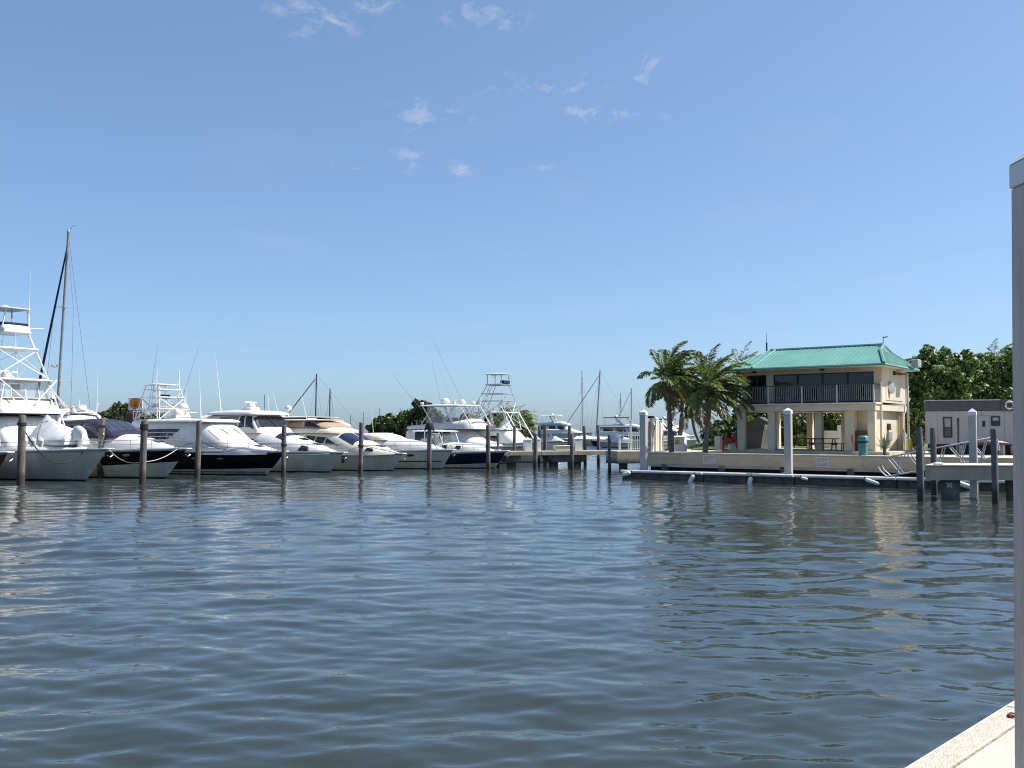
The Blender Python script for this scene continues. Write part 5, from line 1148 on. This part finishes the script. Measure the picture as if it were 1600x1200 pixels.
# red stand
t = thing('red_stand', 'bright red two legged frame stand at the house corner', 'stand', G(1140, 61.6, LAND_Z), RZ - .1)
tube('arched_leg', redp, t, [(-.52, 0, 0), (-.46, 0, .62), (-.30, 0, .88), (-.1, .0, .80), (0, 0, .74)], .075, 8); tube('arched_leg', redp, t, [(.50, 0, .25), (.44, 0, .62), (.28, 0, .86), (.1, 0, .78), (0, 0, .74)], .075, 8)
box('seat', redp, t, -.34, .34, -.3, .2, .62, .78, .06); tube('prong', redp, t, [(-.25, 0, .8), (-.28, 0, 1.05)], .05); tube('prong', redp, t, [(.32, 0, .8), (.36, 0, 1.25)], .06); tube('rear_leg', redp, t, [(.42, .3, 0), (.40, .2, .7)], .05)
t = thing('white_drum', 'small white tub tucked under the red stand', 'tub', G(1143, 62.6, LAND_Z), RZ); MB().lathe([(.22, 0), (.26, .45), (.27, .5)], 12).build('tub', whitep, t, True, 60); tube('handle', galum, t, [(-.26, 0, .45), (0, 0, .62), (.26, 0, .45)], .015)
t = thing('meter_pedestal', 'pale green meter pedestal left of the red stand', 'pedestal', G(1122, 65.5, LAND_Z), RZ); box('cabinet', galum, t, -.22, .22, -.15, .15, 0, 1.0, .02); tube('riser', greyp, t, [(0, 0, 1.0), (0, 0, 1.5)], .05)
# fence and posts at the corner left of the palms
t = thing('corner_fence', 'tall pale weathered board fence at the land corner beside the guide post', 'fence', G(1014, 62.0, LAND_Z), R(62))
for k in range(9): box('board', (plank, creamd, whitep)[k % 3], t, k * .32, k * .32 + .26, 0, .05, 0, 1.95 + .25 * math.sin(k * 1.7), .008)
for z in (.4, 1.5): box('rail', plank, t, -.02, 2.9, .053, .11, z, z + .1)
t = thing('curved_railing', 'dark curved railing of many bars along the path behind the palms', 'railing', G(1034, 70, LAND_Z), R(58))
for z in (.25, .5, .75, 1.0, 1.25): tube('rail_bar', (steel, railm)[z in (.25, .75, 1.25)], t, [(k * .5, .012 * k * k * (1.5 - z), z + .0 * k) for k in range(8)], .045)
for k in range(4): tube('post', railm, t, [(k * 1.15, .06 * k * k * .2, 0), (k * 1.15, .06 * k * k * .2, 1.3)], .04)
t = thing('lamp_post', 'dark topped short lamp post behind the corner fence', 'lamp', G(1016, 66, LAND_Z), 0); tube('post', galum, t, [(0, 0, 0), (0, 0, ZY(652, 66) - LAND_Z)], .06); MB().lathe([(.05, -.1), (.32, -.02), (.3, .06), (.05, .1)], 10, (0, 0, ZY(652, 66) - LAND_Z)).build('lamp_head', rubber, t, True)
t = thing('yellow_bollard', 'small yellow bollard at the right wall of the house', 'bollard', G(1421.5, 60, LAND_Z), 0); MB().lathe([(.09, 0), (.09, .78), (.05, .85)], 10).build('post', yellow, t, True, 50); MB().lathe([(.14, 0), (.13, .03)], 10).build('base_plate', galum, t)

# ------------------------------------------------------------------ trailer
def trailer():
    a = G(1447, 58.0); rz = R(-22); t = thing('office_trailer', 'long grey office trailer with dark roof band behind the gangway', 'trailer', (a.x, a.y, LAND_Z), rz)
    box('body', traw, t, 0, 13, 0, 3.2, .55, 2.55, .03); box('roof_band', trad, t, -.04, 13.04, -.04, 3.24, 2.553, 3.14, .02); box('roof_edge', galum, t, -.08, 13.08, -.08, 3.28, 3.143, 3.2, .01)
    xs = lambda px: ((px - 800) / FOC * a.y - a.x) / (math.cos(rz) - (px - 800) / FOC * math.sin(rz))
    for k in range(11): box('panel_joint', trad, t, .6 + k * 1.2, .612 + k * 1.2, -.006, .0, .56, 2.55)
    def win(p0, p1, z0, z1):
        w = box('window', rubber, t, xs(p0), xs(p1), -.05, -.005, z0, z1); box('pane', tintg if p0 < 1500 else dglass, w, xs(p0) + .08, xs(p1) - .08, -.062, -.053, z0 + .08, (z0 + z1) / 2 - .02); box('pane', greyp, w, xs(p0) + .08, xs(p1) - .08, -.062, -.053, (z0 + z1) / 2 + .02, z1 - .08)
    win(1473, 1487, .95, 2.18); win(1548, 1562, 1.65, 2.22)
    box('door', traw, t, xs(1527), xs(1545), -.035, -.004, .6, 2.25, .01); box('door_window', rubber, t, xs(1534), xs(1539), -.045, -.036, 1.6, 1.95)
    box('skirt', dark, t, .2, 12.8, .1, 3.0, 0, .548)
    for x in (1.6, 4.5, 9.0): box('pier_block', conc, t, x, x + .4, .0, .09, 0, .5, .02)
    c = xs(1577)
    tt = thing('life_ring', 'white life ring hanging on the dark trailer band', 'life ring', t.matrix_world @ Vector((0, 0, 0)), 0)
    q = Matrix.Rotation(rz, 3, 'Z') @ Vector((c, -.16, 2.86)); tt.location = Vector((a.x, a.y, LAND_Z)) + q; tt.rotation_euler = (0, 0, rz)
    m = MB(); m.tube([(.21 * math.cos(k * PI / 12), 0, .21 * math.sin(k * PI / 12)) for k in range(25)], .055, 8, cap=False); m.build('ring', whitep, tt, True, 180)
    for k in range(4): g = k * PI / 2 + PI / 4; tube('band', greyr, tt, [(.21 * math.cos(g - .12), 0, .21 * math.sin(g - .12)), (.21 * math.cos(g + .12), 0, .21 * math.sin(g + .12))], .06, 8)
    box('backboard', trad, tt, -.45, .45, .07, .11, -.35, .35)
trailer()
t = thing('red_kayak', 'red upturned kayak lying behind the gangway top', 'kayak', G(1541, 54.5, LAND_Z), R(-4))
Loft([(-1.2, .05, .62, .68, 2.5, .8), (-.7, .25, .57, .82, 2.4, .8), (0, .3, .55, .88, 2.4, .8), (.7, .25, .57, .82, 2.4, .8), (1.2, .05, .62, .68, 2.5, .8)], 30, 2).body('hull', maroon, t, 14)
for x in (-.8, .8): box('trestle', greyp, t, x - .05, x + .05, -.3, .3, 0, .55)

# ------------------------------------------------------------------ vegetation
def frond_mesh(ln, droop, seed, m, up=.9, dead=False, nl=52, wind=(0, 0)):
    r_ = random.Random(seed); P = []; d = Vector((math.cos(up), 0, math.sin(up))); p = Vector((0, 0, 0)); n = 14
    for i in range(n + 1):
        P.append(p.copy()); d = (d + Vector((wind[0] * .075, wind[1] * .075, -droop / n * (.35 + 1.4 * i / n)))).normalized(); p = p + d * (ln / n)
    b = MB(); b.tube(P, .035, 4, .008, cap=False)
    V = []; F = []
    for k in range(nl):
        q = .10 + .90 * (k / (nl - 1)); f = q * n; i = min(int(f), n - 1); c = P[i].lerp(P[i + 1], f - i); t = (P[i + 1] - P[i]).normalized()
        sd = t.cross(Vector((0, 0, 1)))
        sd = sd.normalized() if sd.length > .05 else Vector((0, 1, 0)); nrm = sd.cross(t)
        ll = ln * .29 * (math.sin(PI * min(1, q * .82 + .16)) ** .6) * r_.uniform(.8, 1.1)
        for s in (-1, 1):
            dirv = (t * r_.uniform(.55, .8) + sd * s * r_.uniform(.6, .85) + nrm * r_.uniform(-.1, .25) + Vector((wind[0], wind[1], 0)) * .22).normalized()
            dz = Vector((wind[0] * .10, wind[1] * .10, -r_.uniform(.35, .8)))
            a = c; m1 = a + dirv * ll * .5 + dz * ll * .12; e = a + dirv * ll * .9 + dz * ll * .55; w = r_.uniform(.026, .044)
            wv = dirv.cross(nrm).normalized() * w if r_.random() < .5 else (nrm * .6 + dirv.cross(nrm) * .6).normalized() * w
            k0 = len(b.V); b.V += [tuple(a), tuple(m1 + wv), tuple(e), tuple(m1 - wv)]; b.F.append((k0, k0 + 1, k0 + 2, k0 + 3))
    return b
def palm(label, base, crown, nf, ln, seed, group='coconut palms', trunk_r=.15, wind=(1.0, .1), nl=76, name='palm_tree', trunk=True, bend=.15, dead=2):
    r_ = random.Random(seed); base = Vector(base); crown = Vector(crown); H = crown - base
    t = thing(name, label, 'palm', tuple(base), 0, group)
    pts = [Vector((H.x * q + bend * math.sin(PI * q), H.y * q, H.z * q)) for q in [k / 14 for k in range(15)]]
    b = MB(); b.tube(pts, trunk_r * 1.15, 10, trunk_r * .78); rr = random.Random(seed + 5)
    b.V = [(x + rr.uniform(-.012, .012), y + rr.uniform(-.012, .012), z) for x, y, z in b.V]; b.build('trunk', trunkm, t, True, 60)
    MB().lathe([(trunk_r * .8, -.5), (trunk_r * 1.3, -.15), (trunk_r * 1.1, .1), (.05, .35)], 9, tuple(H)).build('crownshaft', trunkm, t, True)
    W_ = Vector((wind[0], wind[1]))
    for k in range(nf):
        az = 2.39996 * k + r_.uniform(-.25, .25); q = k / nf
        up = 1.35 - 1.75 * q + r_.uniform(-.12, .12); dv = .95 + 1.05 * q + r_.uniform(-.2, .3)
        # fronds against the wind are pushed upright and over, those with it stream out
        al = math.cos(az) * W_.x + math.sin(az) * W_.y
        l = ln * r_.uniform(.85, 1.1) * (1.0 - .12 * q)
        c, s = math.cos(-az), math.sin(-az); wl = (W_.x * c - W_.y * s, W_.x * s + W_.y * c)
        isd = k >= nf - dead
        fm = frond_mesh(l, dv, seed * 100 + k, None, up - .12 * al, isd, nl, wl)
        f = fm.build('frond', palmd if isd else palm1, t); f.location = tuple(H + Vector((0, 0, .1 - .25 * q))); f.rotation_euler = (0, 0, az)
    for k in range(3 if nl > 30 else 0):
        a = k * 2.1 + .5; MB().lathe([(.02, -.12), (.1, -.07), (.12, .02), (.08, .1), (.02, .14)], 8, tuple(H + Vector((.22 * math.cos(a), .22 * math.sin(a), -.3)))).build('coconut', grassm, t, True)
    return t
def PW(px, Y, py): v = G(px, Y); return (v.x, v.y, ZY(py, Y))
palm('tall windblown coconut palm at the land corner, left of the utility box', G(1049, 61.3, LAND_Z), PW(1046, 61.3, 594), 30, 2.9, 3, bend=-.06)
palm('coconut palm with yellow fruit stalks behind the utility box', G(1059, 66, LAND_Z), PW(1066, 66, 606), 18, 2.4, 8, bend=.1)
palm('dense coconut palm in front, nearest the house corner', G(1101, 59.6, LAND_Z), PW(1110, 59.6, 610), 34, 3.0, 5, bend=.03)
p = G(1064, 66); t = thing('fruit_stalk', 'hanging yellow fruit stalks under the rear palm crown', 'fruit', (p.x, p.y - .3, ZY(607, 66)), 0)
for k in range(9):
    a = k * .7; tube('stalk', yellow if k % 3 else palmd, t, [(0, 0, 0), (.25 * math.cos(a), .25 * math.sin(a), -.15), (.38 * math.cos(a), .38 * math.sin(a), -.7)], .035, 5, .06)
palm('palm crown rising behind the left roof slope of the house', G(1166, 76, LAND_Z), PW(1166, 76, 590), 28, 3.0, 13, nl=40, trunk_r=.17)
palm('small dark palm on the lawn between two larger trunks', G(1096, 80, LAND_Z), PW(1081, 80, 645), 13, 2.3, 17, nl=26, trunk_r=.12, bend=-.2)
palm('windswept palm above the trees behind the trailer', G(1560, 78, LAND_Z), PW(1558, 78, 578), 28, 2.7, 21, nl=40)
for k, (px, py, Yv, l, lab) in enumerate(((783, 655, 135, 3.4, 'far palm just behind the tower boat cabin'), (806, 660, 140, 3.4, 'far palm right of the tower boat hardtop'), (770, 668, 132, 2.8, 'low far palm behind the teal awning'), (818, 668, 138, 2.8, 'far palm at the right end of the far clump'), (633, 664, 150, 3.0, 'far palm before the left end of the far trees'), (648, 661, 150, 3.2, 'far palm before the middle of the far trees'))):
    palm(lab, G(px, Yv, .8), PW(px + 1, Yv, py), 16, l, 30 + k, 'far palms', nl=20, trunk_r=.2, dead=3)

def leaf_crown(blobs, n, size, seed, flat=.5, shell=.55):
    g = np.random.default_rng(seed); B = [list(b) for b in blobs]
    for b in list(B):          # smaller side lobes break up each lobe's outline
        for j in range(6):
            d = g.normal(size=3); d /= np.linalg.norm(d); d[2] = abs(d[2]) * .9 if g.random() < .7 else d[2]; f = g.uniform(.28, .5); q = g.uniform(.85, 1.2)
            B.append([b[0] + d[0] * b[3] * q, b[1] + d[1] * b[4] * q, b[2] + d[2] * b[5] * q, b[3] * f, b[4] * f, b[5] * f])
    B = np.array(B, float); B[:len(blobs), 3:] *= .88; vol = B[:, 3] * B[:, 4] * B[:, 5]; vol = vol ** .75; idx = g.choice(len(B), n, p=vol / vol.sum())
    d = g.normal(size=(n, 3)); d /= np.linalg.norm(d, axis=1)[:, None]; r = g.random(n) ** (1 / 3.0); r = shell + (1.06 - shell) * r
    # clumping: leaves gather round random twig ends on each blob
    c = B[idx]; nt = 34; tw = g.normal(size=(len(B), nt, 3)); tw /= np.linalg.norm(tw, axis=2)[:, :, None]; k = g.integers(0, nt, n); dd = tw[idx, k] + g.normal(size=(n, 3)) * .17; dd /= np.linalg.norm(dd, axis=1)[:, None]
    rs = g.uniform(.62, 1.12, size=(len(B), nt))[idx, k] * (1 - .22 * g.random(n)); P = c[:, :3] + dd * c[:, 3:6] * rs[:, None]
    nrm = dd + g.normal(size=(n, 3)) * .7 + np.array([0, 0, flat]); nrm /= np.linalg.norm(nrm, axis=1)[:, None]
    a = np.cross(nrm, g.normal(size=(n, 3))); a /= np.linalg.norm(a, axis=1)[:, None]; b = np.cross(nrm, a); s = size * g.uniform(.65, 1.25, n)[:, None]
    V = np.stack([P - a * s, P + b * s * .62 + nrm * s * .16, P + a * s, P - b * s * .62 + nrm * s * .16], 1).reshape(-1, 3); F = np.arange(4 * n).reshape(n, 4)
    return V, F
def tree(label, base, blobs, n, size, seed, m, name='broadleaf_tree', cat='tree', group=None, tr=.18, shell=.5):
    base = Vector(base); t = thing(name, label, cat, tuple(base), 0, group); r_ = random.Random(seed)
    cz = sum(b[2] for b in blobs) / len(blobs); hub = Vector((sum(b[0] for b in blobs) / len(blobs) * .4, 0, cz * .45))
    tube('trunk', barkm, t, [(0, 0, -.1), (hub.x * .5 + .05, .04, hub.z * .5), tuple(hub)], tr, 8, tr * .7)
    for b in blobs: 
        e = Vector(b[:3]); mid = hub.lerp(e, .5) + Vector((0, 0, .15)); tube('limb', barkm, t, [hub, mid, e], tr * .5, 5, tr * .15)
    V, F = leaf_crown(blobs, n, size, seed, shell=shell); o = np_mesh('crown', V, F, m, t); tag(o, kind='stuff'); return t
def blobs_px(base, spec):
    """crown lobes given as photo columns/rows at a distance"""
    b = Vector(base); out = []
    for px, py, Y, rx, rz in spec:
        v = G(px, Y); out.append((v.x - b.x, Y - b.y, ZY(py, Y) - b.z, rx, rx * .9, rz))
    return out
S = lambda Y: Y / FOC
# sea grape trees right of the house
def sg(label, px, Y, spec, n, seed, size=.17, m=None, **kw):
    base = G(px, Y, LAND_Z); return tree(label, base, blobs_px(base, [(a, b, Y + c, d, e) for a, b, c, d, e in spec]), n, size, seed, m or leaf1, group=kw.pop('group', 'trees behind the trailer'), **kw)
sg('dense sea grape tree beside the house right wall', 1452, 68, ((1442, 570, 0, 1.0, 1.0), (1436, 605, -.5, .9, 1.3), (1462, 572, .4, 1.3, 1.2), (1475, 600, 0, 1.5, 1.4), (1440, 645, 0, .9, 1.5), (1430, 590, -.5, .6, .9), (1468, 640, 1, 1.5, 1.5), (1448, 620, -.8, 1.0, 1.1)), 9000, 41)
sg('broad sea grape tree in the middle behind the trailer', 1500, 69, ((1490, 572, 0, 1.5, 1.3), (1508, 590, -.4, 1.5, 1.2), (1520, 615, 0, 1.6, 1.3), (1495, 622, -.6, 1.5, 1.2), (1483, 560, .5, .7, .7), (1528, 585, .3, 1.2, 1.0)), 8000, 42)
sg('dark tree at the right behind the trailer beside the near post', 1562, 70, ((1550, 590, 0, 1.4, 1.2), (1572, 575, 0, 1.3, 1.3), (1585, 600, .5, 1.8, 1.7), (1545, 618, -.4, 1.4, 1.2), (1570, 620, -.4, 1.5, 1.2), (1600, 585, 1, 1.8, 1.8)), 8000, 43)
# hedge and shrubs behind the porch
sg('leafy shrub at the left edge of the house behind the red stand', 1140, 70, ((1132, 678, 0, .9, .8), (1146, 672, .3, 1.0, .9), (1120, 684, 0, .7, .7), (1156, 668, .5, .9, 1.1)), 3000, 44, .13, leaf3, name='leafy_shrub', cat='shrub', group='shrubs around the house', tr=.06)
sg('pale leaved tree behind the left porch bay', 1190, 76, ((1180, 655, 0, 1.5, 1.2), (1205, 650, 0, 1.6, 1.3), (1222, 668, 0, 1.5, 1.4), (1192, 680, .5, 1.5, 1.2)), 5000, 45, .16, leaf1, group='trees behind the porch')
sg('rounded bright shrub seen behind the middle porch bay', 1240, 71, ((1236, 662, 0, .8, .75), (1246, 668, 0, .6, .6), (1230, 680, 0, .9, .9)), 2500, 46, .13, leaf3, name='leafy_shrub', cat='shrub', group='shrubs around the house', tr=.06)
sg('dark tree filling the middle porch bay', 1265, 84, ((1255, 655, 0, 2.2, 2.0), (1285, 650, 0, 2.2, 2.0), (1270, 685, 0, 2.4, 1.6), (1310, 660, 0, 2.2, 2.0), (1230, 690, 0, 2.0, 1.4), (1345, 650, 0, 2.4, 2.4)), 8000, 47, .2, leaf2, group='trees behind the porch')
sg('bright shrub behind the white planter wall', 1300, 76, ((1294, 662, 0, .9, 1.0), (1306, 655, .2, .8, .8), (1286, 672, 0, .7, .9)), 2500, 48, .13, leaf3, name='leafy_shrub', cat='shrub', group='shrubs around the house', tr=.06)
sg('low green bush beside the porch picnic tables', 1258, 68.5, ((1250, 688, 0, .5, .45), (1260, 690, 0, .45, .4), (1278, 680, .6, .4, .5)), 1300, 49, .1, leaf3, name='leafy_shrub', cat='shrub', group='shrubs around the house', tr=.04)
sg('reddish hedge plant between the dense palm and the red stand', 1118, 75, ((1112, 680, 0, .7, .8), (1124, 676, .2, .7, .9), (1104, 684, .2, .6, .6)), 1800, 50, .12, leaf2, name='leafy_shrub', cat='shrub', group='shrubs around the house', tr=.05)
sg('undergrowth shrub between house wall and trailer', 1430, 64, ((1426, 660, 0, .6, 1.0), (1432, 685, .2, .7, .8), (1440, 672, .4, .7, 1.0)), 2600, 51, .13, leaf3, name='leafy_shrub', cat='shrub', group='shrubs around the house', tr=.05)
# far shore
isl = [G(560, 175), G(600, 150), G(690, 128), G(850, 130), G(850, 190), G(700, 230), G(560, 230)]
tag(MB().prism([(v.x, v.y) for v in isl], -.5, .8).build('far_shore', grassm), kind='structure')
isl = [G(60, 100), G(140, 92), G(320, 110), G(330, 150), G(60, 150)]
tag(MB().prism([(v.x, v.y) for v in isl], -.5, .8).build('far_bank', pathm), kind='structure')
def ft(label, px, Y, spec, n, seed, size=.30, m=None):
    base = G(px, Y, .8); return tree(label, base, blobs_px(base, [(a, b, Y + c, d, e) for a, b, c, d, e in spec]), n, size, seed, m or leaf2, group='trees on the far shore', tr=.22)
ft('tall dark tree standing highest on the far shore', 662, 150, ((660, 640, 0, 1.7, 1.3), (655, 650, 0, 2.2, 1.4), (668, 652, 0, 2.0, 1.6), (662, 668, 0, 2.6, 1.8)), 4500, 61)
ft('rounded tree on the far shore left of the tallest one', 632, 152, ((626, 662, 0, 2.2, 1.6), (638, 662, 0, 2.2, 1.6), (632, 674, 0, 2.8, 1.6)), 3200, 62, m=leaf3)
ft('low tree at the left end of the far shore', 605, 156, ((596, 664, 0, 2.0, 1.2), (608, 662, 0, 2.2, 1.4), (614, 672, 0, 2.4, 1.6), (588, 670, 0, 1.6, 1.2)), 3200, 63, m=leaf3)
ft('far shore tree behind the flybridge boat enclosure', 700, 150, ((690, 668, 0, 2.4, 1.4), (712, 664, 0, 2.4, 1.5), (728, 668, 0, 2.2, 1.4), (684, 660, 0, 1.6, 1.4)), 3600, 64)
ft('far shore bush behind the tower boat', 795, 150, ((775, 664, 0, 2.2, 1.5), (795, 660, 0, 2.2, 1.6), (815, 664, 0, 2.0, 1.8), (822, 674, 0, 1.6, 1.2)), 3600, 65)
ft('dark tree behind the fuel sign at left', 196, 125, ((192, 644, 0, 1.2, 1.2), (198, 656, 0, 1.8, 1.5), (210, 655, 0, 1.6, 1.5), (206, 668, 0, 2.4, 1.5)), 3600, 66)
ft('dark round tree left of the fuel sign', 174, 128, ((172, 650, 0, 1.5, 1.0), (180, 654, 0, 1.4, 1.1), (170, 662, 0, 2.0, 1.5)), 3000, 67)
ft('low trees behind the tower boat by the black yachts', 255, 130, ((240, 662, 0, 2.0, 1.2), (262, 664, 0, 2.0, 1.2), (228, 660, 0, 1.6, 1.2), (290, 668, 0, 2.2, 1.2)), 3000, 68)
ft('low bush between black yacht roof and hardtop cruiser', 330, 130, ((326, 664, 0, 1.6, 1.0), (336, 663, 0, 1.4, 1.0), (318, 668, 0, 1.5, 1.0)), 2200, 69)
# spiky plant by the house
t = thing('spiky_agave', 'spiky pale green plant growing at the quay by the house corner', 'plant', G(1381, 53.6, LAND_Z), 0); r_ = random.Random(3)
for k in range(46):
    a = k * 2.4; el = r_.uniform(.1, 1.35); l = r_.uniform(.65, 1.0); d = Vector((math.cos(a) * math.cos(el), math.sin(a) * math.cos(el), math.sin(el))); sd = Vector((-math.sin(a), math.cos(a), 0)) * .035; o = Vector((0, 0, .32))
    MB().add([o - sd, o + d * l * .5 - sd * 1.1, o + d * l, o + d * l * .5 + sd * 1.1, o + sd], [(0, 1, 2, 3, 4)]).build('leaf', agave, t)
tube('stem', barkm, t, [(0, 0, 0), (0, 0, .4)], .1, 8)

# ------------------------------------------------------------------ fuel sign on the left
p = G(212, 98); t = thing('fuel_sign', 'white square fuel sign with yellow and red scallop shell on a pole', 'sign', (p.x, p.y, .8), 0)
k = 98 / FOC; zc = ZY(631.5, 98) - .8
box('panel', whitep, t, -11 * k, 11 * k, -.06, .06, zc - 9.6 * k, zc + 10.6 * k, .02); box('price_strip', greyr, t, -10.5 * k, 10.5 * k, -.06, .06, zc - 13.4 * k, zc - 9.9 * k, .01); tube('pole', greyp, t, [(0, .05, 0), (0, .05, zc - 9.6 * k)], .09, 8)
def scallop(s, y, m, name, lobes=True):
    pts = []
    n = 40
    for i in range(n + 1):
        a = R(-38) + R(256) * i / n; rr = s * (1 + (.035 * abs(math.sin(3.5 * (a + R(38)) * 180 / 256 * 2)) if lobes else 0)); pts.append((rr * math.cos(a), y, rr * math.sin(a) * .98))
    pts += [(-s * .48, y, -s * .78), (-s * .46, y, -s * 1.0), (s * .46, y, -s * 1.0), (s * .48, y, -s * .78)]
    MB().prism3(pts, (0, .02, 0)).build(name, m, t)
o_z = zc + .8 * k
for s, y, m, nm in ((8.6 * k, -.085, shellr, 'shell_border'), (7.4 * k, -.11, shelly, 'shell_face')):
    n0 = len(COL.objects); scallop(s, y, m, nm); ob = [o for o in t.children if o.name.split('.')[0] == nm][-1]; ob.location = (0, 0, o_z)
for j in range(7):
    a = R(90) + R(-54 + 18 * j); tube('shell_rib', shellr, t, [(.0 + 1.2 * k * math.cos(a), -.115, o_z - 5.5 * k), (6.9 * k * math.cos(a), -.115, o_z - 5.5 * k + 12.0 * k * math.sin(a) * (.62 + .38 * math.sin(a)) * .86)], .022, 4)
t = thing('fuel_pump', 'red fuel pump below the shell sign', 'pump', (G(206, 96).x, 96, .8), 0); box('cabinet', maroon, t, -.5, .5, -.3, .3, 0, ZY(646, 96) - .8, .04); box('display', rubber, t, -.3, .3, -.33, -.302, 1.6, 2.0)
# far hut with red wall between trees and sign
# ------------------------------------------------------------------ mooring lines
def line(label, a, b, sag, m=ropem, r=.03):
    a = Vector(a); b = Vector(b); pts = [a.lerp(b, k / 12) - Vector((0, 0, sag * 4 * (k / 12) * (1 - k / 12))) for k in range(13)]
    tag(tube('mooring_line', m, None, pts, r, 5), label, 'rope', 'mooring lines')
def bowpt(px, Y, d, side, z): p = G(px, Y); h = Vector((math.cos(HEAD), math.sin(HEAD), 0)); s = Vector((math.sin(HEAD), -math.cos(HEAD), 0)); q = p - h * d + s * side; q.z = z; return q
line('white mooring line hanging from navy canvas cruiser side to the broad headed piling', bowpt(292, 57.3, 4.6, 1.85, 1.75), (P3[0].x, P3[0].y, 1.2), .35, ropem, .02)
line('white mooring line from the broad headed piling to the cruiser bow', (P3[0].x, P3[0].y, 1.2), bowpt(292, 57.3, .5, .2, 1.8), .2, ropem, .02)
line('dark slack mooring line across the sportfisher hull', (P1[0].x, P1[0].y, P1[1] - .55), bowpt(168, 54.5, 1.3, .5, 1.75), 1.3, ropeb)
line('white mooring line from weathered piling down to the cruiser foredeck', (P2[0].x, P2[0].y, P2[1] - .5), bowpt(292, 57.3, 5.4, 1.6, 2.6), .05)
line('dark mooring line from dark piling to the black yacht deck', (P4[0].x, P4[0].y, P4[1] - 1.1), bowpt(445, 61.5, 3.6, 1.5, 1.65), .15, ropeb, .022)
line('pale mooring line from piling at brown canvas cruiser to its foredeck', (P6[0].x, P6[0].y, P6[1] - 1.6), bowpt(629, 68.3, 5.0, 1.9, 1.5), .1, ropem, .02)
line('thin mooring line from draped piling to white cruiser bow', (P7[0].x, P7[0].y, P7[1] - .6), bowpt(707, 73.5, .6, .2, 1.4), .5, ropeb, .02)

# ------------------------------------------------------------------ near dock corner and post
def near_dock():
    z = 1.4; a = Vector((1.72, 4.30)); d = Vector((.70, .714)).normalized(); n = Vector((d.y, -d.x)); rz = math.atan2(d.y, d.x)
    t = thing('near_dock', 'sunlit pale concrete dock with worn speckled kerb at lower right', 'dock', (a.x, a.y, z), rz)
    # local x along the edge, y>0 is left (water side)
    xs = [-4, -.9, 1.35, 3.6, 7]
    for x0, x1 in zip(xs, xs[1:]): box('edge_kerb', edgem, t, x0 + .004, x1 - .004, -.135, .0, -.11, .012, .008)
    box('edge_lip', concl, t, -4, 7, .002, .022, -.16, -.004, .004)
    for x0, x1 in ((-4, 2.6), (2.6, 7)): box('deck_slab', deckm, t, x0 + .003, x1 - .003, -4.5, -.141, -.3, 0, .006)
    box('fascia', concd, t, -4, 7, -.3, -.02, -.75, -.165)
    for x in (1.9,): MB().lathe([(.012, 0), (.014, .008), (.004, .012)], 8, (x, -.05, .012)).build('bolt_head', rust, t)
    c = thing('dock_cleat', 'rusty iron mooring ring bolted to the kerb by the near post', 'cleat', tuple(Vector((a.x, a.y, z + .012)) + Vector((d.x, d.y, 0)) * 1.16 + Vector((n.x, n.y, 0)) * .09), rz)
    c.scale = (.6, .6, .6); box('base_plate', rust, c, -.05, .05, -.03, .03, 0, .008, .002)
    MB().tube([(.045 * math.cos(k * PI / 8) + .02, .035 * math.sin(k * PI / 8), .014 + .004 * math.sin(k)) for k in range(17)], .007, 6).build('ring', rust, c, True)
    tube('shackle', rust, c, [(-.05, 0, .012), (-.02, 0, .03), (.0, 0, .014)], .009, 6)
deckm = mat('sunlit_dock', (.50, .45, .37), .8, .08, 2.5, .3, 70, col2=(.42, .375, .31))
edgem = mat('worn_kerb', (.50, .445, .375), .85, .12, 14, .6, 60, stretch=(1, 2.5, 1), col2=(.41, .36, .30))
near_dock()
Yp = 4.12
t = thing('near_post', 'large grey square post with white pointed cap at the right edge', 'post', (G(1580, Yp).x + .208, Yp - .19, 0), 0, 'white guide posts')
zt = ZY(297, Yp)
t.location.x -= .072; t.rotation_euler = (0, R(1.1), 0)   # the post leans a little
box('shaft', postg, t, -.19, .19, -.19, .19, -1, zt, .006); box('collar', whitep, t, -.196, .196, -.196, .196, zt + .002, zt + .105, .006)
MB().add([(-.196, -.196, zt + .106), (.196, -.196, zt + .106), (.196, .196, zt + .106), (-.196, .196, zt + .106), (0, 0, zt + .30)], [(0, 1, 4), (1, 2, 4), (2, 3, 4), (3, 0, 4), (3, 2, 1, 0)]).build('pyramid_cap', whitep, t)
